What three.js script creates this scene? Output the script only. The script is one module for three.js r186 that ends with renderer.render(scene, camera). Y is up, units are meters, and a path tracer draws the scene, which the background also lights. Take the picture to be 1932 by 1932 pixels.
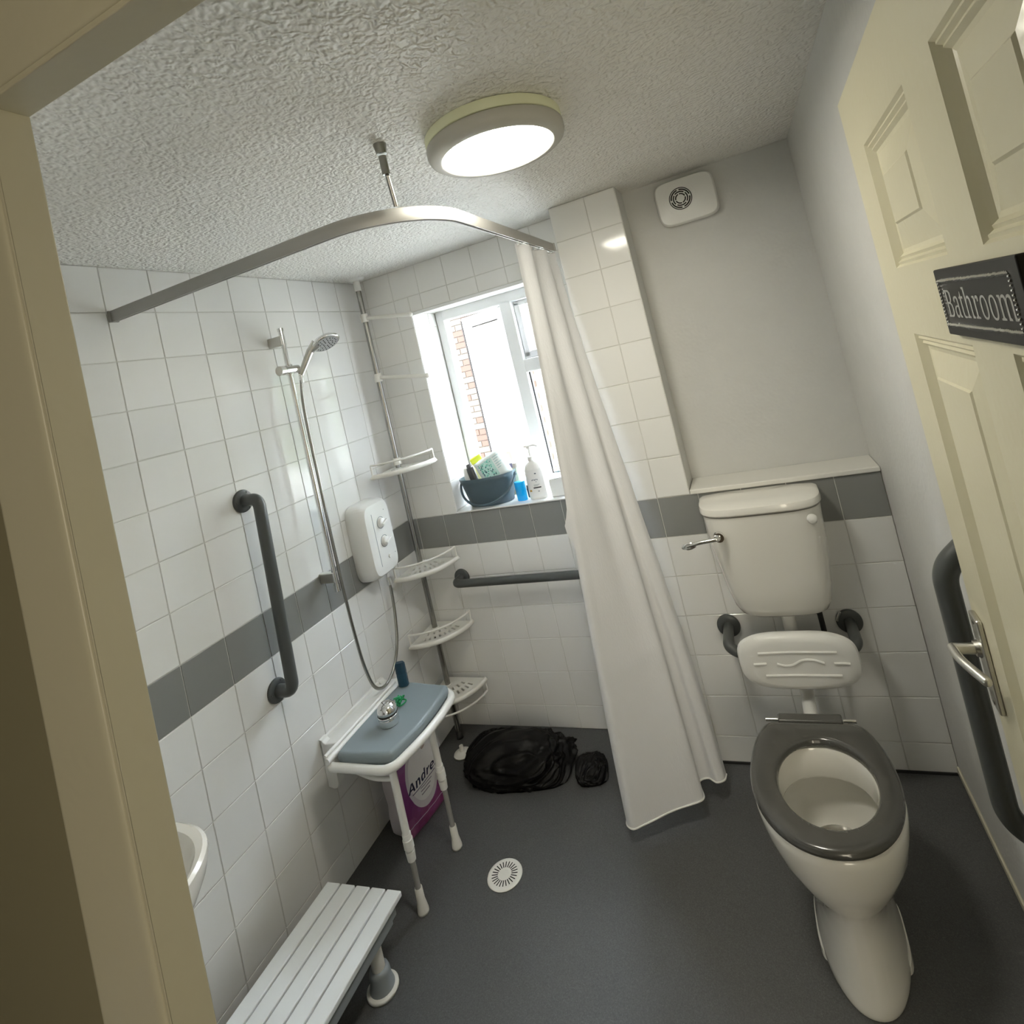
import * as THREE from 'three';
import { RoundedBoxGeometry } from 'three/addons/geometries/RoundedBoxGeometry.js';
import { mergeGeometries, mergeVertices, toCreasedNormals } from 'three/addons/utils/BufferGeometryUtils.js';
import { FontLoader } from 'three/addons/loaders/FontLoader.js';
import { TextGeometry } from 'three/addons/geometries/TextGeometry.js';
import { RectAreaLightUniformsLib } from 'three/addons/lights/RectAreaLightUniformsLib.js';

// ------------------------------------------------------------------ camera, sky, sun, exposure
RectAreaLightUniformsLib.init();
const scene = new THREE.Scene();
const camera = new THREE.PerspectiveCamera(101.527, 1932 / 2576, 0.01, 200);
camera.position.set(1.7012, 1.6476, 2.3205);
camera.setRotationFromMatrix(new THREE.Matrix4().makeBasis(
  new THREE.Vector3(0.89784935, -0.23145777, -0.3745582),
  new THREE.Vector3(0.22891177, 0.97205939, -0.05196098),
  new THREE.Vector3(0.37611959, -0.03908765, 0.92574630)));
camera.setViewOffset(1932, 2576, 0, 644, 1932, 1932);      // the photograph is the lower part of a taller frame
const renderer = new THREE.WebGLRenderer({ antialias: true });
renderer.toneMapping = THREE.LinearToneMapping;
renderer.toneMappingExposure = 2.55;
renderer.shadowMap.enabled = true;
renderer.shadowMap.type = THREE.PCFSoftShadowMap;

const SKY = [9.0, 9.9, 11.4], SUN = 8, LAMP = 14, HALL = 2.3;
scene.background = new THREE.Color().setRGB(...SKY);
const sun = new THREE.DirectionalLight(new THREE.Color().setRGB(1, 0.94, 0.85), SUN);
sun.position.set(3.2, 6.5, 4.2); sun.target.position.set(0, 1, -4);
sun.castShadow = true; sun.shadow.radius = 1;
Object.assign(sun.shadow.camera, { left: -8, right: 8, top: 8, bottom: -8, near: 0.5, far: 30 });
scene.add(sun, sun.target);

// ------------------------------------------------------------------ constants measured from the photograph
const H = 2.2214, W = 2.0088, ZB = 0.1565, ZF = 1.9655;      // ceiling, right wall, boxing front, inside of the door wall
const S = 0.152, ROW0 = 1.7741;                             // tile pitch, height of one joint
const rowY = (r) => ROW0 - r * S;
const WX0 = 0.28, WX1 = 1.035, WY0 = 1.0219, WY1 = 2.0;      // window opening
const BX0 = 1.1053, BX1 = 1.3823;                           // tall tiled boxing

let seed = 7;
const rnd = () => { seed = (seed * 1664525 + 1013904223) >>> 0; return seed / 4294967296; };
const rr = (a, b) => a + (b - a) * rnd();
const V = (x, y, z) => new THREE.Vector3(x, y, z);

// ------------------------------------------------------------------ textures
function hash(x, y, s) { let h = (x * 374761393 + y * 668265263 + s * 974634777) | 0; h = Math.imul(h ^ (h >>> 13), 1274126177); return ((h ^ (h >>> 16)) >>> 0) / 4294967296; }
function vnoise(x, y, p, s) {
  const xi = Math.floor(x), yi = Math.floor(y), fx = x - xi, fy = y - yi, u = fx * fx * (3 - 2 * fx), v = fy * fy * (3 - 2 * fy);
  const m = (a) => ((a % p) + p) % p;
  const a = hash(m(xi), m(yi), s), b = hash(m(xi + 1), m(yi), s), c = hash(m(xi), m(yi + 1), s), d = hash(m(xi + 1), m(yi + 1), s);
  return a + (b - a) * u + (c - a) * v + (a - b - c + d) * u * v;
}
function dataTex(n, fn, srgb) {
  const d = new Uint8Array(n * n * 4);
  for (let y = 0; y < n; y++) for (let x = 0; x < n; x++) {
    const c = fn(x / n, y / n), i = (y * n + x) * 4;
    const a = Array.isArray(c) ? c : [c, c, c];
    for (let k = 0; k < 3; k++) d[i + k] = Math.max(0, Math.min(255, Math.round(a[k] * 255)));
    d[i + 3] = 255;
  }
  const t = new THREE.DataTexture(d, n, n, THREE.RGBAFormat);
  t.wrapS = t.wrapT = THREE.RepeatWrapping; t.magFilter = THREE.LinearFilter; t.minFilter = THREE.LinearMipmapLinearFilter; t.generateMipmaps = true;
  if (srgb) t.colorSpace = THREE.SRGBColorSpace;
  t.needsUpdate = true; return t;
}
function canvasTex(w, h, draw) {
  const c = document.createElement('canvas'); c.width = w; c.height = h;
  draw(c.getContext('2d'), w, h);
  const t = new THREE.CanvasTexture(c); t.colorSpace = THREE.SRGBColorSpace; t.needsUpdate = true; return t;
}
// stippled plaster of the ceiling: soft pulled blobs, 1 m square
const stipple = dataTex(1024, (u, v) => {
  const wx = (vnoise(u * 60, v * 60, 60, 1) - 0.5) * 0.009, wy = (vnoise(u * 60, v * 60, 60, 2) - 0.5) * 0.009;
  const a = vnoise((u + wx) * 132, (v + wy) * 132, 132, 3), b = vnoise((u + wy) * 230, (v + wx) * 230, 230, 4);
  const t = Math.min(1, Math.max(0, (a * 0.72 + b * 0.28 - 0.22) / 0.52));
  return t * (0.8 + 0.2 * vnoise(u * 12, v * 12, 12, 5));
});
const roller = dataTex(512, (u, v) => 0.6 * vnoise(u * 128, v * 128, 128, 11) + 0.4 * vnoise(u * 40, v * 40, 40, 12));
const ripple = dataTex(512, (u, v) => {                       // obscured glass: vertical runs
  const w = vnoise(u * 16, v * 5, 5, 21) * 0.05;
  return 0.6 * vnoise((u + w) * 60, v * 8, 60, 22) + 0.4 * vnoise((u + w) * 110, v * 30, 110, 23);
});
const vinyl = dataTex(1024, (u, v) => {
  const n = vnoise(u * 500, v * 500, 500, 31), c = vnoise(u * 6, v * 6, 6, 32);
  const f = hash(Math.floor(u * 1024), Math.floor(v * 1024), 33);
  const k = 0.315 + (n - 0.5) * 0.07 + (c - 0.5) * 0.02 + (f > 0.985 ? 0.14 : 0);
  return [k, k * 1.01, k * 1.01];
}, true);
const vinylBump = dataTex(512, (u, v) => vnoise(u * 256, v * 256, 256, 34));
const plasterWear = dataTex(512, (u, v) => {
  const n = 0.5 * vnoise(u * 5, v * 5, 5, 41) + 0.3 * vnoise(u * 23, v * 23, 23, 42) + 0.2 * vnoise(u * 90, v * 90, 90, 43);
  const k = 0.83 + (n - 0.5) * 0.03; return [k, k, k * 0.985];
}, true);

// ------------------------------------------------------------------ materials
const lin = (r, g, b) => new THREE.Color().setRGB(r, g, b);
const M = (color, o = {}) => new THREE.MeshPhysicalMaterial({ color, roughness: 0.5, ...o });
const mat = {
  tile: [0, 1, 2].map((i) => M(lin(0.79 + i * 0.012, 0.79 + i * 0.012, 0.77 + i * 0.012), { roughness: 0.085 + i * 0.012, ior: 1.52, specularIntensity: 0.7 })),
  tileGrey: [0, 1].map((i) => M(lin(0.245 + i * 0.01, 0.25 + i * 0.01, 0.243 + i * 0.01), { roughness: 0.16 })),
  grout: M(lin(0.66, 0.655, 0.62), { roughness: 0.9 }),
  paint: M(lin(1, 1, 1), { map: plasterWear, roughness: 0.62, bumpMap: roller, bumpScale: 0.0006 }),
  ceiling: M(lin(0.82, 0.81, 0.765), { roughness: 0.42, bumpMap: stipple, bumpScale: 0.0044 }),
  vinyl: M(lin(1, 1, 1), { map: vinyl, roughness: 0.5, bumpMap: vinylBump, bumpScale: 0.0003 }),
  upvc: M(lin(0.82, 0.83, 0.83), { roughness: 0.28 }),
  plastic: M(lin(0.80, 0.80, 0.77), { roughness: 0.3 }),
  plasticMatt: M(lin(0.78, 0.77, 0.72), { roughness: 0.5 }),
  ceramic: M(lin(0.80, 0.785, 0.73), { roughness: 0.16, clearcoat: 0.6, clearcoatRoughness: 0.05 }),
  greyRail: M(lin(0.075, 0.082, 0.08), { roughness: 0.32 }),
  seatGrey: M(lin(0.062, 0.062, 0.056), { roughness: 0.22, clearcoat: 0.5, clearcoatRoughness: 0.1 }),
  chrome: M(lin(0.78, 0.78, 0.77), { metalness: 1, roughness: 0.12 }),
  satin: M(lin(0.62, 0.61, 0.57), { metalness: 1, roughness: 0.32 }),
  steel: M(lin(0.34, 0.335, 0.315), { metalness: 1, roughness: 0.24 }),
  alu: M(lin(0.42, 0.415, 0.395), { metalness: 0.45, roughness: 0.5 }),
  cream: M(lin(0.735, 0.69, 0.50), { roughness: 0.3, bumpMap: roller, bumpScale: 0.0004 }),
  creamShaded: M(lin(0.50, 0.475, 0.36), { roughness: 0.36, bumpMap: roller, bumpScale: 0.0005 }),  // door cream darkened: dim hall shade put into the frame colour
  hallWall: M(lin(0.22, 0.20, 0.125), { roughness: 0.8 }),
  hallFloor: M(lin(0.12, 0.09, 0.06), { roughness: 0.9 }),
  black: M(lin(0.006, 0.006, 0.006), { roughness: 0.35 }),
  bag: M(lin(0.003, 0.003, 0.0033), { roughness: 0.45, specularIntensity: 0.4, side: THREE.DoubleSide }),
  dark: M(lin(0.02, 0.02, 0.02), { roughness: 0.5 }),
  slot: M(lin(0.012, 0.011, 0.01), { roughness: 0.8 }),
  padGrey: M(lin(0.22, 0.265, 0.285), { roughness: 0.45 }),
  curtain: M(lin(0.80, 0.81, 0.83), { roughness: 0.55, side: THREE.DoubleSide, bumpMap: roller, bumpScale: 0.0004 }),
  glass: M(lin(0.98, 0.99, 0.985), { roughness: 0.02, transmission: 1, thickness: 0 }),
  obscure: M(lin(0.95, 0.96, 0.94), { roughness: 0.28, transmission: 1, thickness: 0, bumpMap: ripple, bumpScale: 0.004 }),
  gasket: M(lin(0.02, 0.02, 0.02), { roughness: 0.7 }),
  bucket: M(lin(0.075, 0.115, 0.14), { roughness: 0.42 }),
  lampRing: M(lin(0.50, 0.49, 0.44), { roughness: 0.4 }),
  lampBase: M(lin(0.80, 0.82, 0.58), { roughness: 0.5 }),
};
mat.diffuser = new THREE.MeshStandardMaterial({ color: 0xffffff, emissive: new THREE.Color().setRGB(1, 0.97, 0.88), emissiveIntensity: 6.5, roughness: 0.6 });

// ------------------------------------------------------------------ helpers
const used = {};
function numbered(n) { used[n] = (used[n] ?? -1) + 1; return used[n] ? n + '_' + String(used[n]).padStart(3, '0') : n; }
function P(name, geo, material, parent) {                     // one mesh: a part of parent
  const m = new THREE.Mesh(Array.isArray(geo) ? merge(geo) : geo, material);
  m.name = numbered(name); m.castShadow = m.receiveShadow = true; parent.add(m); return m;
}
function tag(o, label, category, group) { o.userData.label = label; o.userData.category = category; if (group) o.userData.group = group; return o; }
function thing(name, label, category, x = 0, y = 0, z = 0, ry = 0, group) {
  const g = new THREE.Group(); g.name = numbered(name); g.position.set(x, y, z); g.rotation.y = ry; scene.add(g);
  return tag(g, label, category, group);
}
function struct(name, geo, material, label) { const m = P(name, geo, material, scene); m.userData.kind = 'structure'; if (label) m.userData.label = label; return m; }
function merge(list) {
  return mergeGeometries(list.map((g) => { const a = g.index ? g.toNonIndexed() : g.clone(); for (const k of Object.keys(a.attributes)) if (!['position', 'normal', 'uv'].includes(k)) a.deleteAttribute(k); a.morphAttributes = {}; if (!a.attributes.uv) a.setAttribute('uv', new THREE.BufferAttribute(new Float32Array(a.attributes.position.count * 2), 2)); return a; }));
}
const T = (g, x = 0, y = 0, z = 0) => g.translate(x, y, z);
const RX = (g, a) => g.rotateX(a), RY = (g, a) => g.rotateY(a), RZ = (g, a) => g.rotateZ(a);
function worldUV(g, s = 1) {                                  // box-projected uv in metres
  const p = g.attributes.position, n = g.attributes.normal, uv = new Float32Array(p.count * 2);
  for (let i = 0; i < p.count; i++) {
    const ax = Math.abs(n.getX(i)), ay = Math.abs(n.getY(i)), az = Math.abs(n.getZ(i));
    const x = p.getX(i), y = p.getY(i), z = p.getZ(i);
    const [a, b] = ax > ay && ax > az ? [z, y] : ay > az ? [x, z] : [x, y];
    uv[i * 2] = a * s; uv[i * 2 + 1] = b * s;
  }
  g.setAttribute('uv', new THREE.BufferAttribute(uv, 2)); return g;
}
const box = (x0, x1, y0, y1, z0, z1) => worldUV(T(new THREE.BoxGeometry(x1 - x0, y1 - y0, z1 - z0), (x0 + x1) / 2, (y0 + y1) / 2, (z0 + z1) / 2));
const rbox = (x0, x1, y0, y1, z0, z1, r = 0.003, seg = 2) => worldUV(T(new RoundedBoxGeometry(x1 - x0, y1 - y0, z1 - z0, seg, r), (x0 + x1) / 2, (y0 + y1) / 2, (z0 + z1) / 2));
const cyl = (r0, r1, h, n = 32) => new THREE.CylinderGeometry(r0, r1, h, n);
function rod(a, b, r, n = 20, r2 = r) {                       // capped cylinder between two points
  const d = b.clone().sub(a), g = cyl(r2, r, d.length(), n);
  g.applyQuaternion(new THREE.Quaternion().setFromUnitVectors(V(0, 1, 0), d.clone().normalize()));
  return T(g, ...a.clone().add(b).multiplyScalar(0.5).toArray());
}
function bend(points, radius, fillet, seg = 64, n = 18, caps = true) {   // tube along a polyline with rounded corners
  const c = new THREE.CurvePath(); let prev = points[0];
  for (let i = 1; i < points.length - 1; i++) {
    const p = points[i], d0 = points[i - 1].clone().sub(p), d1 = points[i + 1].clone().sub(p), f = Math.min(fillet, d0.length() * 0.49, d1.length() * 0.49);
    const a = p.clone().add(d0.normalize().multiplyScalar(f)), b = p.clone().add(d1.normalize().multiplyScalar(f));
    c.add(new THREE.LineCurve3(prev, a)); c.add(new THREE.QuadraticBezierCurve3(a, p, b)); prev = b;
  }
  c.add(new THREE.LineCurve3(prev, points.at(-1)));
  const out = [new THREE.TubeGeometry(c, seg, radius, n, false)];
  if (caps) for (const e of [points[0], points.at(-1)]) out.push(T(new THREE.SphereGeometry(radius * 0.999, n, 8), e.x, e.y, e.z));
  return merge(out);
}
const smoothTube = (points, radius, seg = 80, n = 12) => new THREE.TubeGeometry(new THREE.CatmullRomCurve3(points), seg, radius, n, false);
const lathe = (pts, n = 48) => new THREE.LatheGeometry(pts.map(([r, y]) => new THREE.Vector2(r, y)), n);
function loft(rings, { capTop = true, capBottom = true, crease = 0.6 } = {}) { // rings of equal length, bottom to top
  const n = rings[0].length, pos = [], idx = [];
  for (const r of rings) for (const p of r) pos.push(p.x, p.y, p.z);
  for (let i = 0; i + 1 < rings.length; i++) for (let j = 0; j < n; j++) {
    const a = i * n + j, b = i * n + (j + 1) % n, c = a + n, d = b + n; idx.push(a, c, b, b, c, d);
  }
  const cap = (k, flip) => {
    const m = rings[k].reduce((s, p) => s.add(p), V(0, 0, 0)).divideScalar(n), o = pos.length / 3; pos.push(m.x, m.y, m.z);
    for (let j = 0; j < n; j++) { const a = k * n + j, b = k * n + (j + 1) % n; flip ? idx.push(o, a, b) : idx.push(o, b, a); }
  };
  if (capBottom) cap(0, true); if (capTop) cap(rings.length - 1, false);
  const g = new THREE.BufferGeometry(); g.setAttribute('position', new THREE.Float32BufferAttribute(pos, 3)); g.setIndex(idx);
  g.setAttribute('uv', new THREE.Float32BufferAttribute(new Float32Array(pos.length / 3 * 2), 2));
  return toCreasedNormals(g, crease);
}
function extrude(shape, depth, bevel = 0, seg = 2, curveSegments = 24) {
  return new THREE.ExtrudeGeometry(shape, { depth: depth - 2 * bevel, bevelEnabled: bevel > 0, bevelThickness: bevel, bevelSize: bevel, bevelOffset: -bevel, bevelSegments: seg, curveSegments }).translate(0, 0, bevel);
}
function roundRect(w, h, r, s = new THREE.Shape()) {
  const x = -w / 2, y = -h / 2;
  s.moveTo(x + r, y); s.lineTo(x + w - r, y); s.quadraticCurveTo(x + w, y, x + w, y + r); s.lineTo(x + w, y + h - r); s.quadraticCurveTo(x + w, y + h, x + w - r, y + h);
  s.lineTo(x + r, y + h); s.quadraticCurveTo(x, y + h, x, y + h - r); s.lineTo(x, y + r); s.quadraticCurveTo(x, y, x + r, y); return s;
}
// a ring of points: superellipse in the xz plane
function oval(cx, y, cz, a, front, back, n = 64, e = 2) {
  const out = [];
  for (let i = 0; i < n; i++) {
    const t = i / n * Math.PI * 2, c = Math.cos(t), s = Math.sin(t);
    out.push(V(cx + a * Math.sign(c) * Math.abs(c) ** (2 / e), y, cz + (s > 0 ? front : back) * Math.sign(s) * Math.abs(s) ** (2 / e)));
  }
  return out;
}

// ------------------------------------------------------------------ the setting
// tiles: a chamfered slab standing 2.5 mm proud of its bed, lying in the xy plane and facing +z
const tileCache = new Map();
function tileGeo(w, h) {
  const key = w.toFixed(4) + 'x' + h.toFixed(4);
  if (tileCache.has(key)) return tileCache.get(key);
  const c = 0.0011, t = 0.0025, ring = (k, z) => [[k, k], [w - k, k], [w - k, h - k], [k, h - k]].map(([x, y]) => [x, y, z]);
  const r = [ring(0, 0), ring(0, t - c), ring(c, t)], p = [], tri = (a, b, d) => p.push(...a, ...b, ...d);
  for (let i = 0; i < 2; i++) for (let j = 0; j < 4; j++) { const k = (j + 1) % 4; tri(r[i][j], r[i][k], r[i + 1][k]); tri(r[i][j], r[i + 1][k], r[i + 1][j]); }
  tri(r[2][0], r[2][1], r[2][2]); tri(r[2][0], r[2][2], r[2][3]);
  const g = new THREE.BufferGeometry(); g.setAttribute('position', new THREE.Float32BufferAttribute(p, 3));
  g.setAttribute('uv', new THREE.Float32BufferAttribute(p.length / 3 * 2, 2)); g.setAttribute('uv', new THREE.Float32BufferAttribute(new Float32Array(p.length / 3 * 2), 2));
  g.computeVertexNormals(); tileCache.set(key, g); return g;
}
const JOINT = 0.0028;
// lay tiles over a rectangle of a wall; us and vs are the joint lines; place(u, v) gives the lower corner in space; skip holes
function layTiles(parent, us, vs, place, ry, hole, grey) {
  for (let i = 0; i + 1 < us.length; i++) for (let j = 0; j + 1 < vs.length; j++) {
    const pieces = [[us[i], us[i + 1], vs[j], vs[j + 1]]];
    const out = [];
    for (const [u0, u1, v0, v1] of pieces) {
      if (hole && u1 > hole[0] + 0.002 && u0 < hole[1] - 0.002 && v1 > hole[2] + 0.004 && v0 < hole[3] - 0.002) {
        if (u0 < hole[0] - 0.012) out.push([u0, hole[0] - JOINT / 2, v0, v1]);
        if (u1 > hole[1] + 0.012) out.push([hole[1] + JOINT / 2, u1, v0, v1]);
        const a = Math.max(u0, hole[0]), b = Math.min(u1, hole[1]);
        if (v0 < hole[2] - 0.012) out.push([a, b, v0, hole[2]]);
        if (v1 > hole[3] + 0.012) out.push([a, b, hole[3], v1]);
      } else out.push([u0, u1, v0, v1]);
    }
    for (const [u0, u1, v0, v1] of out) {
      const w = u1 - u0 - JOINT, h = v1 - v0 - JOINT; if (w < 0.008 || h < 0.008) continue;
      const isGrey = grey && Math.abs((v0 + v1) / 2 - rowY(5.5)) < 0.05;
      const m = P(isGrey ? 'grey_tile' : 'tile', tileGeo(w, h), isGrey ? mat.tileGrey[rnd() < 0.5 ? 0 : 1] : mat.tile[Math.floor(rnd() * 3)], parent);
      m.position.set(...place(u0 + JOINT / 2, v0 + JOINT / 2)); m.rotation.set(rr(-0.0011, 0.0011), ry + rr(-0.0011, 0.0011), 0, 'YXZ');
    }
  }
}
const rows = [0.001]; for (let r = 11; r >= -2; r--) rows.push(rowY(r)); rows.push(H - 0.001);
const BED = 0.0028;

const floor = struct('floor', box(-0.1, W + 0.1, -0.08, 0, -0.25, 2.0), mat.vinyl);
const floorHall = struct('floor_hall', box(-0.3, 3.4, -0.08, -0.002, 2.0, 3.7), mat.hallFloor);
const ceiling = struct('ceiling', box(-0.1, W + 0.1, H, H + 0.12, -0.25, 2.0), mat.ceiling);
const wallLeft = struct('wall_left', box(-0.12, -BED, 0, H, -0.3, ZF), mat.grout, 'white tiled shower wall with a grey tile band');
{
  const zs = [0.001]; for (let z = 0.1596; z < ZF; z += S) zs.push(z); zs.push(ZF - 0.001);
  // the wall faces +x: tile x runs towards -z
  layTiles(wallLeft, zs.map((z) => -z).reverse(), rows, (u, v) => [-BED, v, -u], Math.PI / 2, null, true);
}
function wallWithHole(x0, x1, y0, y1, hx0, hx1, hy0, hy1, z0, z1) {
  return merge([box(x0, hx0, y0, y1, z0, z1), box(hx1, x1, y0, y1, z0, z1), box(hx0, hx1, y0, hy0, z0, z1), box(hx0, hx1, hy1, y1, z0, z1)]);
}
const wallBack = struct('wall_back', wallWithHole(-BED, BX0 + 0.02, 0, H, WX0 - BED, WX1 + BED, ROW0 - 5 * S, WY1, -0.30, -BED), mat.grout, 'tiled shower end wall around the window');
{
  const xs = [0.001, 0.0452]; for (let x = 0.1972; x < BX0 - 0.03; x += S) xs.push(x); xs.push(BX0 - 0.002);
  layTiles(wallBack, xs, rows, (u, v) => [u, v, -BED], 0, [WX0, WX1, ROW0 - 5 * S - 0.001, WY1], true);
  const rv = [WY0 + 0.003, ...rows.filter((y) => y > WY0 + 0.02 && y < WY1 - 0.02), WY1 - 0.002];
  layTiles(wallBack, [0.002, 0.152, 0.218], rv, (u, v) => [WX0 - BED, v, -u], Math.PI / 2, null, false);
}
const wallPlaster = struct('wall_back_plaster', box(BX0 + 0.02, W + 0.1, 0.9, H, -0.30, 0), mat.paint, 'plain painted wall above the toilet ledge');
const wallRight = struct('wall_right', box(W, W + 0.12, 0, H, -0.30, ZF), mat.paint);
const boxing = struct('wall_boxing', [box(BX0 + BED, BX1 - 0.001, 0.001, H - 0.001, 0.001, ZB - BED), box(BX1 - 0.001, W - 0.001, 0.001, rowY(5) - 0.001, 0.001, ZB - BED)], mat.grout, 'tiled pipe boxing beside and below the painted wall');
{
  const xs = [BX0 + 0.001, 1.2573, BX1 - 0.001];
  layTiles(boxing, xs, rows.filter((y) => y >= rowY(5) - 0.001), (u, v) => [u, v, ZB - BED], 0, null, true);
  const x2 = [BX0 + 0.001, 1.2573, 1.4093, 1.5613, 1.7133, 1.8653, W - 0.001];
  const low = rows.filter((y) => y <= rowY(5) + 0.001);
  layTiles(boxing, x2, low, (u, v) => [u, v, ZB - BED], 0, null, true);
  P('plaster_return', box(BX1 - 0.0015, BX1, rowY(5) + 0.02, H - 0.002, 0.002, ZB - 0.002), mat.paint, boxing);
  P('ledge_board', rbox(BX1 + 0.001, W - 0.001, rowY(5) + 0.0005, rowY(5) + 0.018, 0.001, ZB + 0.008, 0.004), M(lin(0.76, 0.75, 0.70), { roughness: 0.35 }), boxing);
}
// door wall: opening 1.095 .. 1.935
const DX0 = 1.078, DX1 = 1.999, DY = 2.03;
const wallFront = struct('wall_front', [box(-0.12, DX0, 0, H, ZF, 1.995), box(DX1, W + 0.12, 0, H, ZF, 1.995), box(DX0, DX1, DY, H, ZF, 1.995)], mat.paint);
const wallHall = struct('wall_hall', [box(-0.3, DX0 - 0.001, 0, 2.4, 1.996, 2.0), box(DX1 + 0.001, 3.4, 0, 2.4, 1.996, 2.0), box(DX0 - 0.001, DX1 + 0.001, DY + 0.001, 2.4, 1.996, 2.0),
  box(-0.4, -0.3, 0, 2.4, 1.996, 3.7), box(3.4, 3.5, 0, 2.4, 1.996, 3.7), box(-0.4, 3.5, 0, 2.4, 3.7, 3.8)], mat.hallWall, 'dim hallway walls outside the doorway');
const ceilingHall = struct('ceiling_hall', box(-0.4, 3.5, 2.4, 2.5, 1.9, 3.8), mat.hallWall);
// door lining, stop and architrave
{
  const t = struct('trim_1', [box(DX0, 1.096, 0, DY, ZF, 2.0), box(1.981, DX1, 0, DY, ZF, 2.0), box(DX0, DX1, 2.012, DY, ZF, 2.0)], mat.creamShaded, 'cream painted door lining in the foreground');
  P('door_stop', [rbox(1.095, 1.108, 0, 2.001, 1.9717, 2.0085, 0.0015, 2), rbox(1.967, 1.982, 0, 2.001, 1.9717, 2.0085, 0.0015, 2), rbox(1.096, 1.982, 2.0, 2.0125, 1.9717, 2.0085, 0.0015, 2)], mat.creamShaded, t);
  const arch = (len) => { const s = new THREE.Shape(); s.moveTo(0, 0); s.lineTo(0.078, 0); s.lineTo(0.078, 0.017); s.quadraticCurveTo(0.077, 0.02, 0.072, 0.02); s.lineTo(0.01, 0.0125); s.quadraticCurveTo(0, 0.0115, 0, 0.008); s.closePath(); return extrude(s, len, 0); };
  // profile x from the inner edge outwards, y the thickness towards the hall
  const place = (g, m) => g.applyMatrix4(m);
  const left = place(arch(2.09), new THREE.Matrix4().set(-1, 0, 0, 1.104, 0, 0, 1, 0, 0, 1, 0, 2.0, 0, 0, 0, 1));
  const right = place(arch(2.09), new THREE.Matrix4().set(1, 0, 0, 1.973, 0, 0, -1, 2.09, 0, 1, 0, 2.0, 0, 0, 0, 1));
  const head = place(arch(1.04), new THREE.Matrix4().set(0, 0, 1, 1.02, 1, 0, 0, 2.005, 0, 1, 0, 2.0, 0, 0, 0, 1));
  P('architrave', left, mat.creamShaded, t); P('architrave', right, mat.creamShaded, t); P('architrave', head, mat.creamShaded, t);
}
struct('baseboard_right', rbox(W - 0.007, W, 0.004, 0.03, ZB + 0.001, ZF - 0.001, 0.003), M(lin(0.62, 0.59, 0.46), { roughness: 0.4 }), 'thin cream capping strip along the right wall');
struct('baseboard_back', [box(BX0 + 0.001, W - 0.008, 0.0, 0.008, ZB + 0.0002, ZB + 0.005)], mat.dark);

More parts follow.
